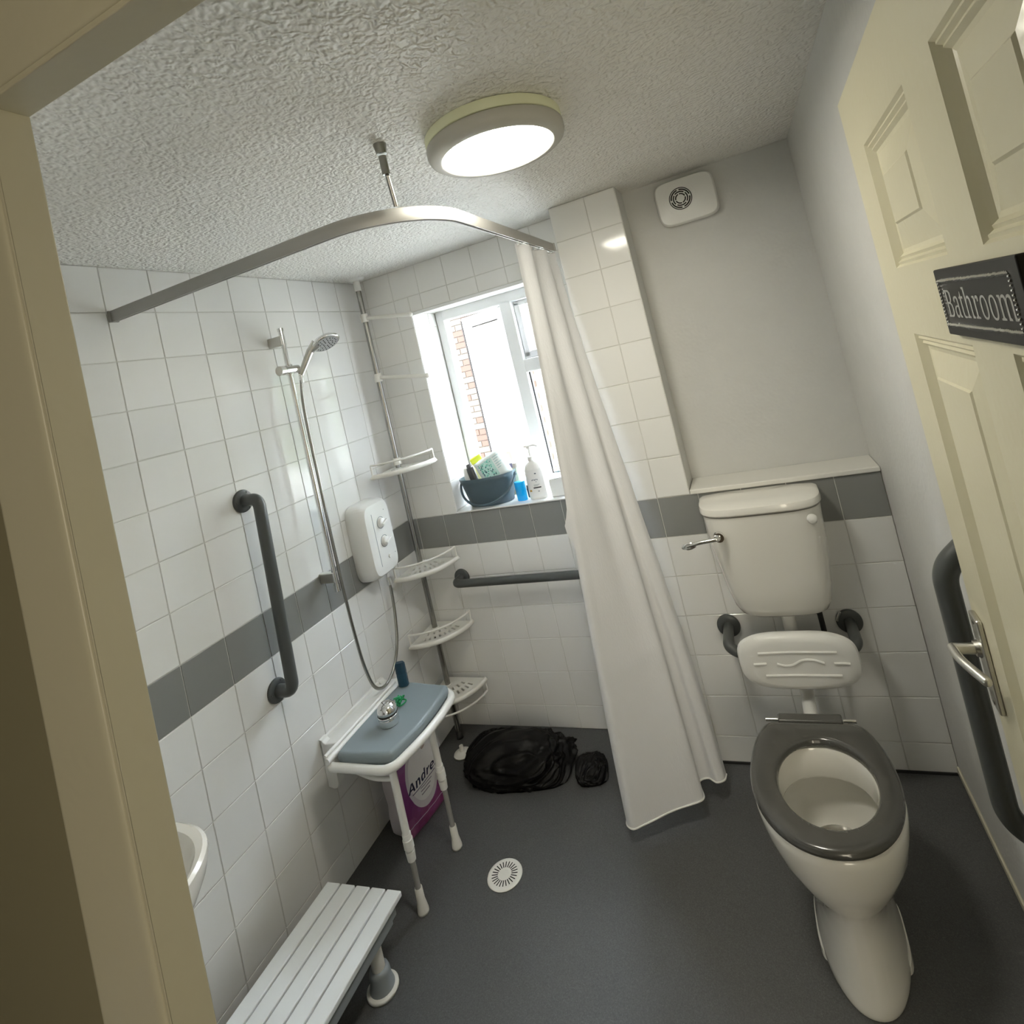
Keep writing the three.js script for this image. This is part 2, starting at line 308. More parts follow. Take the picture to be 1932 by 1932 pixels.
// ------------------------------------------------------------------ window
{
  const zf0 = -0.285, zf1 = -0.222, w = new THREE.Group(); w.name = 'window_1'; w.userData.kind = 'structure'; w.userData.label = 'white framed window with its left sash standing open'; scene.add(w);
  const fr = (a, b, c, d, z0 = zf0, z1 = zf1, r = 0.006) => rbox(a, b, c, d, z0, z1, r, 2);
  const y0 = WY0 + 0.004, y1 = WY1;
  P('frame', [fr(WX0, WX0 + 0.045, y0, y1), fr(WX1 - 0.045, WX1, y0, y1), fr(WX0 + 0.03, WX1 - 0.03, y1 - 0.055, y1), fr(WX0 + 0.03, WX1 - 0.03, y0, y0 + 0.055)], mat.upvc, w);
  P('mullion', fr(0.642, 0.706, y0 + 0.04, y1 - 0.04), mat.upvc, w);
  P('transom', fr(0.70, WX1 - 0.03, 1.59, 1.655), mat.upvc, w);
  P('gasket', [box(0.7065, 0.712, y0 + 0.055, 1.59, -0.262, -0.25), box(0.7065, WX1 - 0.045, y0 + 0.055, y0 + 0.061, -0.262, -0.25)], mat.gasket, w);
  P('pane', box(0.7, WX1 - 0.04, y0 + 0.05, 1.6, -0.259, -0.255), mat.glass, w);
  // opened top light
  const fan = P('fanlight', [rbox(0.706, 0.99, 1.655, 1.69, -0.30, -0.255, 0.005), rbox(0.706, 0.99, 1.92, 1.945, -0.30, -0.255, 0.005), rbox(0.706, 0.736, 1.66, 1.94, -0.30, -0.255, 0.005), rbox(0.96, 0.99, 1.66, 1.94, -0.30, -0.255, 0.005)], mat.upvc, w);
  P('pane', box(0.73, 0.965, 1.685, 1.925, -0.28, -0.276), mat.glass, fan);
  // casement open 19 degrees about its right edge
  const sash = new THREE.Group(); sash.name = 'sash'; sash.position.set(0.64, 0, -0.262); sash.rotation.y = -0.33; w.add(sash);
  const sx0 = -0.305, sy0 = 1.085, sy1 = 1.945;
  P('sash_frame', [rbox(sx0, sx0 + 0.05, sy0, sy1, -0.055, 0, 0.006), rbox(-0.05, 0, sy0, sy1, -0.055, 0, 0.006), rbox(sx0 + 0.04, -0.04, sy1 - 0.055, sy1, -0.055, 0, 0.006), rbox(sx0 + 0.04, -0.04, sy0, sy0 + 0.055, -0.055, 0, 0.006)], mat.upvc, sash);
  P('pane', worldUV(T(new THREE.BoxGeometry(0.215, sy1 - sy0 - 0.1, 0.004), sx0 / 2, (sy0 + sy1) / 2, -0.028), 2), mat.obscure, sash);
  P('gasket', [box(sx0 - 0.009, sx0 - 0.0005, sy0 + 0.01, sy1 - 0.01, -0.03, 0.001), box(sx0 + 0.04, -0.04, sy1 - 0.06, sy1 - 0.055, -0.03, -0.02)], M(lin(0.05, 0.042, 0.036), { roughness: 0.8 }), sash);
  P('trim_strip', rbox(WX0 - 0.004, WX1, WY1 - 0.016, WY1 - 0.001, -0.03, 0.006, 0.002), mat.upvc, w);
  P('reveal_head', box(WX0, WX1, WY1 - 0.004, WY1 - 0.0005, -0.222, -0.03), mat.paint, w);
  P('reveal_side', box(WX1 - 0.001, WX1 + 0.0005, WY0, WY1, -0.222, -0.001), mat.paint, w);
  const s = P('window_sill', rbox(WX0, WX1, ROW0 - 5 * S + 0.0004, WY0 + 0.0005, -0.23, 0.008, 0.003), M(lin(0.78, 0.79, 0.78), { roughness: 0.2 }), scene);
  s.userData.kind = 'structure';
}

// ------------------------------------------------------------------ outside
{
  const g = struct('ground', box(-14, 18, -0.5, -0.4, -30, -0.31), M(lin(0.52, 0.49, 0.43), { roughness: 0.95 }));
  const bz = -4.0, w = struct('wall_garden', box(-6.0, -0.62, -0.4, 2.62, bz - 0.22, bz - 0.012), M(lin(0.058, 0.049, 0.036), { roughness: 0.95 }), 'sunlit brick wall seen through the open sash');
  const cols = [lin(0.05, 0.036, 0.024), lin(0.036, 0.0165, 0.009), lin(0.056, 0.043, 0.03), lin(0.052, 0.039, 0.027)].map((c) => M(c, { roughness: 0.9 }));
  const bg = new THREE.BoxGeometry(0.214, 0.064, 0.02), hg = new THREE.BoxGeometry(0.102, 0.064, 0.02);
  for (let j = 0; j < 30; j++) for (let i = 0; i < 7; i++) {
    const y = 0.3 + j * 0.075, odd = j % 2, x = -2.15 + i * 0.225 + (odd ? 0.1125 : 0);
    if (x > -0.74) continue;
    const b = P('brick', bg, cols[Math.floor(rnd() * 4)], w); b.position.set(x, y, bz - 0.006 + rr(-0.002, 0.002));
  }
  const far = [];
  for (let j = 0; j < 39; j++) for (let i = 0; i < 24; i++) {
    const y = -0.35 + j * 0.075, x = -5.9 + i * 0.225 + (j % 2 ? 0.1125 : 0);
    if (x > -0.75 || (y > 0.26 && y < 2.53 && x > -2.2)) continue;
    far.push(T(bg.clone(), x, y, bz - 0.006));
  }
  const f = P('brickwork', far, cols[2], w); f.userData.kind = 'stuff';
  // neighbouring house further back, with brown eaves
  const h = thing('neighbour_house', 'pale rendered house with brown eaves beyond the garden', 'house', 2.2, -0.4, -14);
  P('wall', box(-3.4, 6, 0, 4.3, -4, 0), M(lin(0.82, 0.80, 0.76), { roughness: 0.9 }), h);
  P('eaves', [box(-3.8, 6.4, 4.2, 4.45, -4.3, 0.45)], M(lin(0.13, 0.07, 0.045), { roughness: 0.7 }), h);
  const rs = new THREE.Shape(); rs.moveTo(-4.4, 0); rs.lineTo(0.5, 0); rs.lineTo(-1.95, 1.7); rs.closePath();
  P('roof', T(RY(extrude(rs, 10.2), Math.PI / 2), -3.8, 4.45, -3.9), M(lin(0.22, 0.12, 0.08), { roughness: 0.9 }), h);
  for (const [x, y] of [[-2.4, 0.9], [-2.4, 2.9], [0.6, 0.9], [0.6, 2.9], [3.2, 2.9]]) {
    const wf = P('window', [box(x, x + 1.1, y, y + 0.06, 0, 0.05), box(x, x + 1.1, y + 0.95, y + 1.0, 0, 0.05), box(x, x + 0.06, y, y + 1, 0, 0.05), box(x + 1.04, x + 1.1, y, y + 1, 0, 0.05), box(x + 0.52, x + 0.58, y, y + 1, 0, 0.05)], mat.upvc, h);
    P('window_pane', box(x + 0.05, x + 1.05, y + 0.05, y + 0.96, 0.005, 0.015), M(lin(0.05, 0.06, 0.07), { roughness: 0.1 }), wf);
  }
  P('drainpipe', rod(V(-3.1, 0, 0.06), V(-3.1, 4.2, 0.06), 0.04, 12), M(lin(0.1, 0.06, 0.04), { roughness: 0.5 }), h);
  // garden tree to the right of the window, mirrored in the glossy shower tiles
  const t = thing('garden_tree', 'leafy green garden tree mirrored in the shower tiles', 'tree', 4.6, -0.4, -4.6);
  P('trunk', [smoothTube([V(0, 0, 0), V(0.03, 0.8, 0.02), V(-0.02, 1.6, 0), V(0.05, 2.8, 0.03)], 0.09, 20, 10), smoothTube([V(0, 1.3, 0), V(0.4, 1.9, 0.2), V(0.7, 2.7, 0.3)], 0.045, 12, 8), smoothTube([V(0, 1.5, 0), V(-0.5, 2.1, 0.2), V(-0.7, 2.8, 0.1)], 0.045, 12, 8)], M(lin(0.10, 0.07, 0.05), { roughness: 0.9 }), t);
  const lg = new THREE.PlaneGeometry(0.10, 0.16, 1, 2); { const p = lg.attributes.position; for (let i = 0; i < p.count; i++) { const y = p.getY(i); p.setX(i, p.getX(i) * (Math.abs(y) < 0.01 ? 1 : 0.2)); p.setZ(i, -y * y * 1.2); } lg.computeVertexNormals(); }
  const lm = M(lin(0.16, 0.26, 0.05), { roughness: 0.6, side: THREE.DoubleSide, transmission: 0.35, thickness: 0 });
  const n = 5200, leaves = new THREE.InstancedMesh(lg, lm, n); leaves.name = 'foliage'; leaves.userData.kind = 'stuff'; leaves.castShadow = leaves.receiveShadow = true;
  const m4 = new THREE.Matrix4(), q = new THREE.Quaternion(), e = new THREE.Euler();
  for (let i = 0; i < n; i++) {
    const a = rnd() * 6.283, b = Math.acos(rr(-1, 1)), r = 1.5 * Math.cbrt(rr(0.25, 1));
    m4.compose(V(Math.sin(b) * Math.cos(a) * r * 1.15, 2.6 + Math.cos(b) * r * 0.95, Math.sin(b) * Math.sin(a) * r), q.setFromEuler(e.set(rr(-2, 2), rr(0, 6.3), rr(-2, 2))), V(1, 1, 1).multiplyScalar(rr(0.8, 1.5)));
    leaves.setMatrixAt(i, m4); leaves.setColorAt(i, lin(rr(0.6, 1.3), rr(0.7, 1.3), rr(0.5, 1)));
  }
  t.add(leaves);
}

// ------------------------------------------------------------------ door
function mouldedPanel(w, h) {                                  // raised and fielded panel in a moulded recess, facing +z, lower corner at the origin
  const st = [[0, 0], [0.004, -0.0045], [0.008, -0.003], [0.012, -0.0075], [0.016, -0.0055], [0.021, -0.0105], [0.027, -0.0115], [0.066, -0.0035], [0.069, -0.001]];
  const p = [], q = (a, b, c, d) => p.push(...a, ...b, ...c, ...a, ...c, ...d), R = ([k, z]) => [[k, k, z], [w - k, k, z], [w - k, h - k, z], [k, h - k, z]];
  for (let i = 0; i + 1 < st.length; i++) { const a = R(st[i]), b = R(st[i + 1]); for (let j = 0; j < 4; j++) q(a[j], a[(j + 1) % 4], b[(j + 1) % 4], b[j]); }
  q(...R(st.at(-1)));
  const g = new THREE.BufferGeometry(); g.setAttribute('position', new THREE.Float32BufferAttribute(p, 3)); g.setAttribute('uv', new THREE.Float32BufferAttribute(new Float32Array(p.length / 3 * 2), 2)); g.computeVertexNormals(); return worldUV(g);
}
{
  const d = new THREE.Group(); d.name = 'door_1'; d.userData = { kind: 'structure', label: 'cream panelled door standing open along the right wall' };
  d.position.set(1.96, 0, 1.087); d.rotation.y = THREE.MathUtils.degToRad(-92.53); scene.add(d);
  const xs = [0, 0.131, 0.418, 0.538, 0.768, 0.866], th = -0.038, y0 = 0.012, y1 = 1.98;
  const bars = [[0.012, 0.2], [0.68, 0.81], [1.5425, 1.654], [1.867, 1.98]];
  for (const i of [0, 2, 4]) P('stile', box(xs[i], xs[i + 1], y0, y1, th, 0), mat.cream, d);
  for (const [a, b] of bars) P('rail', [box(xs[1], xs[2], a, b, th, 0), box(xs[3], xs[4], a, b, th, 0)], mat.cream, d);
  for (let j = 0; j + 1 < bars.length; j++) for (const i of [1, 3]) {
    const w = xs[i + 1] - xs[i], h = bars[j + 1][0] - bars[j][1];
    const p = P('panel', [mouldedPanel(w, h), box(0, w, 0, h, th + 0.008, -0.0125)], mat.cream, d); p.position.set(xs[i], bars[j][1], 0);
  }
  const pl = P('handle_plate', T(extrude(roundRect(0.044, 0.166, 0.006), 0.009, 0.0025), 0.042, 0.944, 0.0003), mat.satin, d);
  P('lever', [rod(V(0.033, 0.963, 0.008), V(0.033, 0.963, 0.046), 0.0095), bend([V(0.033, 0.963, 0.040), V(0.031, 0.965, 0.049), V(0.065, 0.961, 0.046), V(0.112, 0.952, 0.024)], 0.008, 0.03, 40)], mat.satin, pl);
  P('lever_rose', RX(T(cyl(0.013, 0.015, 0.008), 0, 0, 0), Math.PI / 2).translate(0.033, 0.963, 0.012), mat.satin, pl);
  for (const y of [1.015, 0.873]) P('screw', RX(cyl(0.004, 0.004, 0.002, 12), Math.PI / 2).translate(0.042, y, 0.0095), mat.steel, pl);
}
const font = await new FontLoader().loadAsync('fonts/droid/droid_serif_regular.typeface.json');
{
  const s = thing('door_sign', 'black plaque on the cream door reading Bathroom in a glittering border', 'sign', 1.96, 0, 1.087, THREE.MathUtils.degToRad(-92.53));
  const x0 = 0.376, x1 = 0.632, y0 = 1.556, y1 = 1.639;
  P('plaque', rbox(x0, x1, y0, y1, 0.0003, 0.009, 0.002), M(lin(0.010, 0.0105, 0.0095), { roughness: 0.45, specularIntensity: 0.5 }), s);
  const glitter = M(lin(0.85, 0.85, 0.82), { metalness: 0.9, roughness: 0.18 });
  const bx0 = x0 + 0.012, bx1 = x1 - 0.022, by0 = y0 + 0.013, by1 = y1 - 0.015;
  const strip = (y) => { const g = []; for (let x = bx0; x < bx1; x += 0.0042) g.push(T(new THREE.OctahedronGeometry(0.0026), x, y + rr(-0.0004, 0.0004), 0.0095)); return g; };
  for (const y of [by0, by1]) P('glitter_strip', strip(y), glitter, s).userData.kind = 'stuff';
  const col = (x) => { const g = []; for (let y = by0 + 0.004; y < by1 - 0.002; y += 0.0044) g.push(T(new THREE.IcosahedronGeometry(0.0017, 0), x, y, 0.0095)); return g; };
  for (const x of [bx0, bx1]) P('diamante_row', col(x), glitter, s).userData.kind = 'stuff';
  const t = new TextGeometry('Bathroom', { font, size: 0.0335, depth: 0.0004, curveSegments: 6 }); t.computeBoundingBox();
  const w = t.boundingBox.max.x - t.boundingBox.min.x, k = (bx1 - bx0 - 0.016) / w; t.scale(k, 1, 1); t.translate(bx0 + 0.01, by0 + 0.0105, 0.0089);
  P('lettering', t, M(lin(0.40, 0.40, 0.385), { roughness: 0.6 }), s);
}

// ------------------------------------------------------------------ ceiling lamp
{
  const g = thing('ceiling_lamp', 'round white bulkhead lamp glowing on the stippled ceiling', 'lamp', 1.261, H, 1.041);
  P('backplate', lathe([[0, -0.0005], [0.167, -0.0005], [0.17, -0.003], [0.17, -0.0235], [0.166, -0.0255], [0.12, -0.0255], [0, -0.0255]], 72), mat.lampBase, g);
  P('rim', lathe([[0.15, -0.0265], [0.166, -0.0265], [0.1715, -0.030], [0.1715, -0.044], [0.168, -0.054], [0.159, -0.0605], [0.144, -0.0635], [0.1405, -0.0625], [0.1395, -0.058], [0.1395, -0.0265], [0.15, -0.0265]], 72), mat.lampRing, g);
  P('diffuser', lathe([[0, -0.0268], [0.1385, -0.0268], [0.139, -0.0595], [0.12, -0.0625], [0.06, -0.0645], [0, -0.065]], 64), mat.diffuser, g);
  const l = new THREE.RectAreaLight(new THREE.Color().setRGB(1, 0.94, 0.78), LAMP, 0.24, 0.24);
  l.name = 'lamp_light'; l.position.set(1.261, H - 0.068, 1.041); l.lookAt(1.261, 0, 1.041); scene.add(l);
}
// unseen glowing panel and fill light added in the hallway, behind the viewer: it keeps the door frame from going black
{
  const g = thing('added_hall_panel', 'unseen glowing fill panel added in the hallway behind the viewer', 'fill_panel', 2.2, 1.45, 3.695);
  P('fill_pane', T(new THREE.BoxGeometry(0.6, 1.3, 0.01), 0, 0, -0.008), new THREE.MeshStandardMaterial({ color: 0xffffff, emissive: 0xffe9c4, emissiveIntensity: 0.8 }), g);
  P('fill_pane_frame', [box(-0.35, 0.35, 0.65, 0.72, -0.04, -0.002), box(-0.35, 0.35, -0.72, -0.65, -0.04, -0.002), box(-0.35, -0.3, -0.66, 0.66, -0.04, -0.002), box(0.3, 0.35, -0.66, 0.66, -0.04, -0.002)], mat.creamShaded, g);
  const l = new THREE.RectAreaLight(new THREE.Color().setRGB(1, 0.92, 0.74), HALL, 0.6, 1.3);
  l.name = 'hall_fill_light'; l.position.set(2.2, 1.45, 3.67); l.lookAt(2.2, 1.45, 0); scene.add(l);
}

// ------------------------------------------------------------------ extractor fan
{
  const g = thing('extractor_fan', 'white square extractor fan with a round slotted grille', 'fan', 1.62, 2.112, 0.0003);
  const w = 0.226, h = 0.176, n = 64, ring = (k, z, kk = 1) => { const out = []; for (let i = 0; i < n; i++) { const t = i / n * 6.28318, c = Math.cos(t), s = Math.sin(t), e = 0.36; out.push(V(Math.sign(c) * Math.abs(c) ** e * (w / 2 * k), Math.sign(s) * Math.abs(s) ** e * (h / 2 * k), z)); } return out; };
  P('casing', loft([ring(0.9, 0), ring(0.93, 0.004), ring(0.96, 0.018), ring(1, 0.02), ring(1, 0.032), ring(0.985, 0.04), ring(0.94, 0.046), ring(0.7, 0.05), ring(0.4, 0.0515)]), mat.plastic, g);
  const cx = -0.018, cy = 0.006;
  P('grille_boss', T(RX(lathe([[0, 0.0035], [0.03, 0.0035], [0.054, 0.001], [0.066, -0.002]], 48), Math.PI / 2), cx, cy, 0.0515), mat.plastic, g);
  const arcs = [];
  for (const [r, off] of [[0.018, 0.3], [0.0265, 0.9], [0.0345, 0.2]]) for (let k = 0; k < 4; k++) arcs.push(T(RZ(new THREE.TorusGeometry(r, 0.0026, 6, 20, 1.36), off + k * Math.PI / 2), cx, cy, 0.0545));
  arcs.push(T(new THREE.TorusGeometry(0.0415, 0.0016, 6, 60), cx, cy, 0.0545));
  for (const a of arcs) P('slot', a, mat.slot, g);
  P('indicator', T(new THREE.SphereGeometry(0.002, 12, 8), -0.062, -0.038, 0.0495), mat.plastic, g);
}

// ------------------------------------------------------------------ curtain rail and curtain
{
  const g = thing('curtain_rail', 'grey metal curtain rail bent round the shower corner and hung from the ceiling', 'curtain rail');
  const y = 2.0655, x1 = 1.087, z1 = 1.21, R = 0.24, path = [];
  for (let i = 0; i <= 12; i++) path.push([0.004 + (x1 - R - 0.004) * i / 12, z1, 0, 1]);
  for (let i = 1; i < 20; i++) { const a = i / 20 * Math.PI / 2; path.push([x1 - R + Math.sin(a) * R, z1 - R + Math.cos(a) * R, Math.sin(a), Math.cos(a)]); }
  for (let i = 0; i <= 12; i++) path.push([x1, z1 - R - (z1 - R - ZB - 0.002) * i / 12, 1, 0]);
  const prof = [[-0.007, -0.018], [-0.0035, -0.018], [-0.0035, -0.014], [0.0035, -0.014], [0.0035, -0.018], [0.007, -0.018], [0.008, -0.016], [0.008, 0.014], [0.007, 0.016], [-0.007, 0.016], [-0.008, 0.014], [-0.008, -0.016]];
  P('track', loft(path.map(([x, z, nx, nz]) => prof.map(([o, v]) => V(x + nx * o, y + v, z + nz * o)).reverse()), { crease: 0.5 }), mat.alu, g);
  P('end_bracket', rbox(0.0006, 0.009, y - 0.019, y + 0.016, z1 - 0.014, z1 + 0.014, 0.002), mat.alu, g);
  P('end_bracket', rbox(x1 - 0.014, x1 + 0.014, y - 0.017, y + 0.016, ZB + 0.0005, ZB + 0.008, 0.002), mat.alu, g);
  const hx = 1.0345, hz = 1.2, rodm = P('hanger_rod', rod(V(hx - 0.012, y + 0.013, hz - 0.03), V(hx, H - 0.04, hz), 0.0055), mat.steel, g);
  P('hanger_socket', [rod(V(hx, H - 0.075, hz), V(hx, H - 0.03, hz), 0.0095), T(cyl(0.016, 0.012, 0.024), hx, H - 0.0125, hz)], mat.steel, rodm);
}
{
  const g = thing('shower_curtain', 'white shower curtain drawn back into long folds beside the window', 'curtain');
  const NU = 150, NV = 70, top = [], bot = [];
  const lerp = (pts, t) => { let L = [0]; for (let i = 1; i < pts.length; i++) L.push(L[i - 1] + Math.hypot(pts[i][0] - pts[i - 1][0], pts[i][1] - pts[i - 1][1])); const s = t * L.at(-1); let i = 1; while (i < pts.length - 1 && L[i] < s) i++; const k = (s - L[i - 1]) / (L[i] - L[i - 1]); return [pts[i - 1][0] + (pts[i][0] - pts[i - 1][0]) * k, pts[i - 1][1] + (pts[i][1] - pts[i - 1][1]) * k]; };
  const smoothLine = (pts) => { const c = new THREE.CatmullRomCurve3(pts.map(([x, z]) => V(x, 0, z)), false, 'centripetal'); return c.getSpacedPoints(NU).map((p) => [p.x, p.z]); };
  const tl = smoothLine([[1.10, 0.185], [1.074, 0.235], [1.103, 0.30], [1.072, 0.39], [1.102, 0.475], [1.084, 0.545], [1.084, 0.58]]);
  const bl = smoothLine([[1.292, 0.30], [1.287, 0.33], [1.262, 0.345], [1.235, 0.33], [1.205, 0.345], [1.222, 0.412], [1.215, 0.425], [1.12, 0.468], [1.03, 0.522], [0.995, 0.540], [0.972, 0.525], [0.966, 0.49]]);
  const pos = [], idx = [], uv = [];
  for (let j = 0; j <= NV; j++) {
    const v = j / NV, s = v, k = s * s * (3 - 2 * s) * 0.55 + s * 0.45;
    for (let i = 0; i <= NU; i++) {
      const u = i / NU, hem = 0.062 + 0.012 * Math.sin(u * 4 + 0.6);
      const y = 2.036 - v * (2.036 - hem);
      let x = tl[i][0] + (bl[i][0] - tl[i][0]) * k, z = tl[i][1] + (bl[i][1] - tl[i][1]) * k;
      const a = Math.sin(Math.PI * v);
      x += a * (0.003 * Math.sin(u * 21 + v * 2.0)); z += a * (0.002 * Math.cos(u * 17 + v * 1.5));
      const c = Math.abs(v - 0.47) < 0.012 || Math.abs(v - 0.74) < 0.01 ? 0.0018 : 0;   // pressed-in packing creases
      x += c; z += c;
      if (u > 0.9 && Math.abs(v - 0.49) < 0.035) x -= (u - 0.9) * 0.22 * (1 - Math.abs(v - 0.49) / 0.035);
      pos.push(x, y, z); uv.push(u * 1.8, y);
    }
  }
  for (let j = 0; j < NV; j++) for (let i = 0; i < NU; i++) { const a = j * (NU + 1) + i, b = a + 1, c = a + NU + 1, d = c + 1; idx.push(a, c, b, b, c, d); }
  const cg = new THREE.BufferGeometry(); cg.setAttribute('position', new THREE.Float32BufferAttribute(pos, 3)); cg.setAttribute('uv', new THREE.Float32BufferAttribute(uv, 2)); cg.setIndex(idx); cg.computeVertexNormals();
  P('cloth', cg, mat.curtain, g);
  const hemPts = []; for (let i = 0; i <= NU; i += 1) { const o = (NV * (NU + 1) + i) * 3; hemPts.push(V(pos[o], pos[o + 1], pos[o + 2])); }
  P('hem', new THREE.TubeGeometry(new THREE.CatmullRomCurve3(hemPts), 220, 0.0032, 6, false), mat.plastic, g);
  for (let k = 0; k < 9; k++) { const i = Math.round((k + 0.4) / 9 * NU); P('hook', T(RY(new THREE.TorusGeometry(0.006, 0.0014, 6, 16), rr(0, 3)), tl[i][0] * 0.3 + 1.087 * 0.7, 2.0395, tl[i][1]), mat.plastic, g); }
}

// ------------------------------------------------------------------ grab rails
function flange(at, normal, r = 0.039) {
  const f = lathe([[0, 0], [r, 0], [r, 0.006], [r * 0.93, 0.011], [r * 0.55, 0.013], [0, 0.013]], 36);
  f.applyQuaternion(new THREE.Quaternion().setFromUnitVectors(V(0, 1, 0), normal)); return T(f, at.x, at.y, at.z);
}
function grabRail(label, a, b, normal, off, r, inset = 0.0) {
  const g = thing('grab_rail', label, 'grab rail', 0, 0, 0, 0, 'grab rails'), n = normal.clone().multiplyScalar(off), e = normal.clone().multiplyScalar(0.0125);
  const d = b.clone().sub(a).normalize().multiplyScalar(inset);
  P('bar', bend([a.clone().add(e), a.clone().add(n).add(d), b.clone().add(n).sub(d), b.clone().add(e)], r, 0.055, 96, 24, false), mat.greyRail, g);
  for (const p of [a, b]) { const f = P('flange', flange(p.clone().add(normal.clone().multiplyScalar(0.0005)), normal), mat.greyRail, g); for (let k = 0; k < 3; k++) { const t = k * 2.1 + 0.5, u = Math.abs(normal.y) < 0.5 ? V(0, 1, 0) : V(1, 0, 0), w = u.clone().cross(normal); P('screw', T(new THREE.SphereGeometry(0.0035, 10, 6), ...p.clone().add(u.multiplyScalar(Math.cos(t) * 0.031)).add(w.multiplyScalar(Math.sin(t) * 0.031)).add(normal.clone().multiplyScalar(0.011)).toArray()), mat.greyRail, f); } }
  return g;
}
grabRail('dark grey upright grab rail on the white tiles beside the riser rail', V(0, 1.40, 0.905), V(0, 0.755, 0.93), V(1, 0, 0), 0.078, 0.0205);
grabRail('dark grey level grab rail under the window, running behind the curtain', V(0.228, 0.713, 0), V(0.93, 0.713, 0), V(0, 0, 1), 0.078, 0.0185);
grabRail('dark grey upright grab rail on the right wall behind the door handle', V(W, 1.10, 1.005), V(W, 0.52, 1.005), V(-1, 0, 0), 0.0615, 0.0215, 0.045);

// ------------------------------------------------------------------ shower: riser rail, hand shower, hose, heater
{
  const g = thing('riser_rail', 'slim chrome shower riser rail on the left tiled wall', 'shower rail');
  const x = 0.066, z = 0.628;
  P('pole', [rod(V(x, 0.958, z), V(x, 1.992, z), 0.0098, 24)], mat.chrome, g);
  for (const y of [1.945, 1.005]) P('bracket', rbox(0.0006, x + 0.006, y - 0.02, y + 0.02, z - 0.013, z + 0.013, 0.004), mat.satin, g);
  for (const [y, h] of [[0.965, 0.03], [1.988, 0.012]]) P('end_cap', T(cyl(0.0115, 0.0115, h), x, y, z), mat.chrome, g);
  const s = P('slider', [T(RX(cyl(0.017, 0.017, 0.075), Math.PI / 2), x + 0.004, 1.826, z - 0.004), T(cyl(0.016, 0.016, 0.04), x, 1.826, z)], mat.chrome, g);
  P('slider_knob', T(RX(cyl(0.0185, 0.0185, 0.022), Math.PI / 2), x + 0.004, 1.826, z + 0.044), mat.satin, s);
}
{
  const g = thing('hand_shower', 'chrome hand shower head tilted in the riser rail slider', 'shower head');
  const a = V(0.082, 1.80, 0.588), b = V(0.128, 1.884, 0.56);
  P('handle', merge([rod(a, b, 0.0115, 20, 0.0145), T(new THREE.SphereGeometry(0.0145, 16, 12), b.x, b.y, b.z), rod(b, V(0.15, 1.908, 0.54), 0.0145, 20, 0.022)]), mat.satin, g);
  const q = new THREE.Quaternion().setFromUnitVectors(V(0, 1, 0), V(-0.42, 0.88, -0.10).normalize());
  const head = lathe([[0, 0.022], [0.028, 0.02], [0.048, 0.013], [0.057, 0.004], [0.058, -0.003], [0.053, -0.007], [0, -0.007]], 40).applyQuaternion(q); T(head, 0.172, 1.906, 0.512);
  const hm = P('head', head, mat.chrome, g);
  const noz = []; for (const [r, n] of [[0.013, 6], [0.026, 12], [0.04, 18]]) for (let k = 0; k < n; k++) noz.push(T(cyl(0.0022, 0.0022, 0.003, 8), Math.cos(k / n * 6.283) * r, -0.008, Math.sin(k / n * 6.283) * r));
  const np = P('nozzle_plate', T(lathe([[0, -0.0078], [0.05, -0.0078], [0.05, -0.0072]], 32).applyQuaternion(q), 0.172, 1.906, 0.512), M(lin(0.36, 0.37, 0.37), { roughness: 0.35 }), hm);
  P('nozzles', T(merge(noz).applyQuaternion(q), 0.172, 1.906, 0.512), mat.dark, hm).userData.kind = 'stuff';
}
{
  const g = thing('shower_hose', 'thin chrome shower hose hanging in a loop below the white shower heater', 'hose');
  const pts = [V(0.082, 1.795, 0.589), V(0.08, 1.70, 0.606), V(0.078, 1.4, 0.612), V(0.079, 1.1, 0.614), V(0.083, 0.95, 0.616), V(0.083, 0.78, 0.61), V(0.08, 0.62, 0.59), V(0.078, 0.535, 0.56), V(0.077, 0.508, 0.525), V(0.077, 0.505, 0.48), V(0.077, 0.535, 0.425), V(0.076, 0.60, 0.378), V(0.074, 0.70, 0.347), V(0.07, 0.80, 0.33), V(0.066, 0.868, 0.325)];
  P('hose', smoothTube(pts, 0.0062, 200, 12), mat.steel, g);
  for (const [a, b] of [[V(0.082, 1.80, 0.588), V(0.083, 1.765, 0.592)], [V(0.0665, 0.868, 0.325), V(0.069, 0.835, 0.328)]]) P('hose_nut', rod(a, b, 0.009, 6), mat.chrome, g);
}
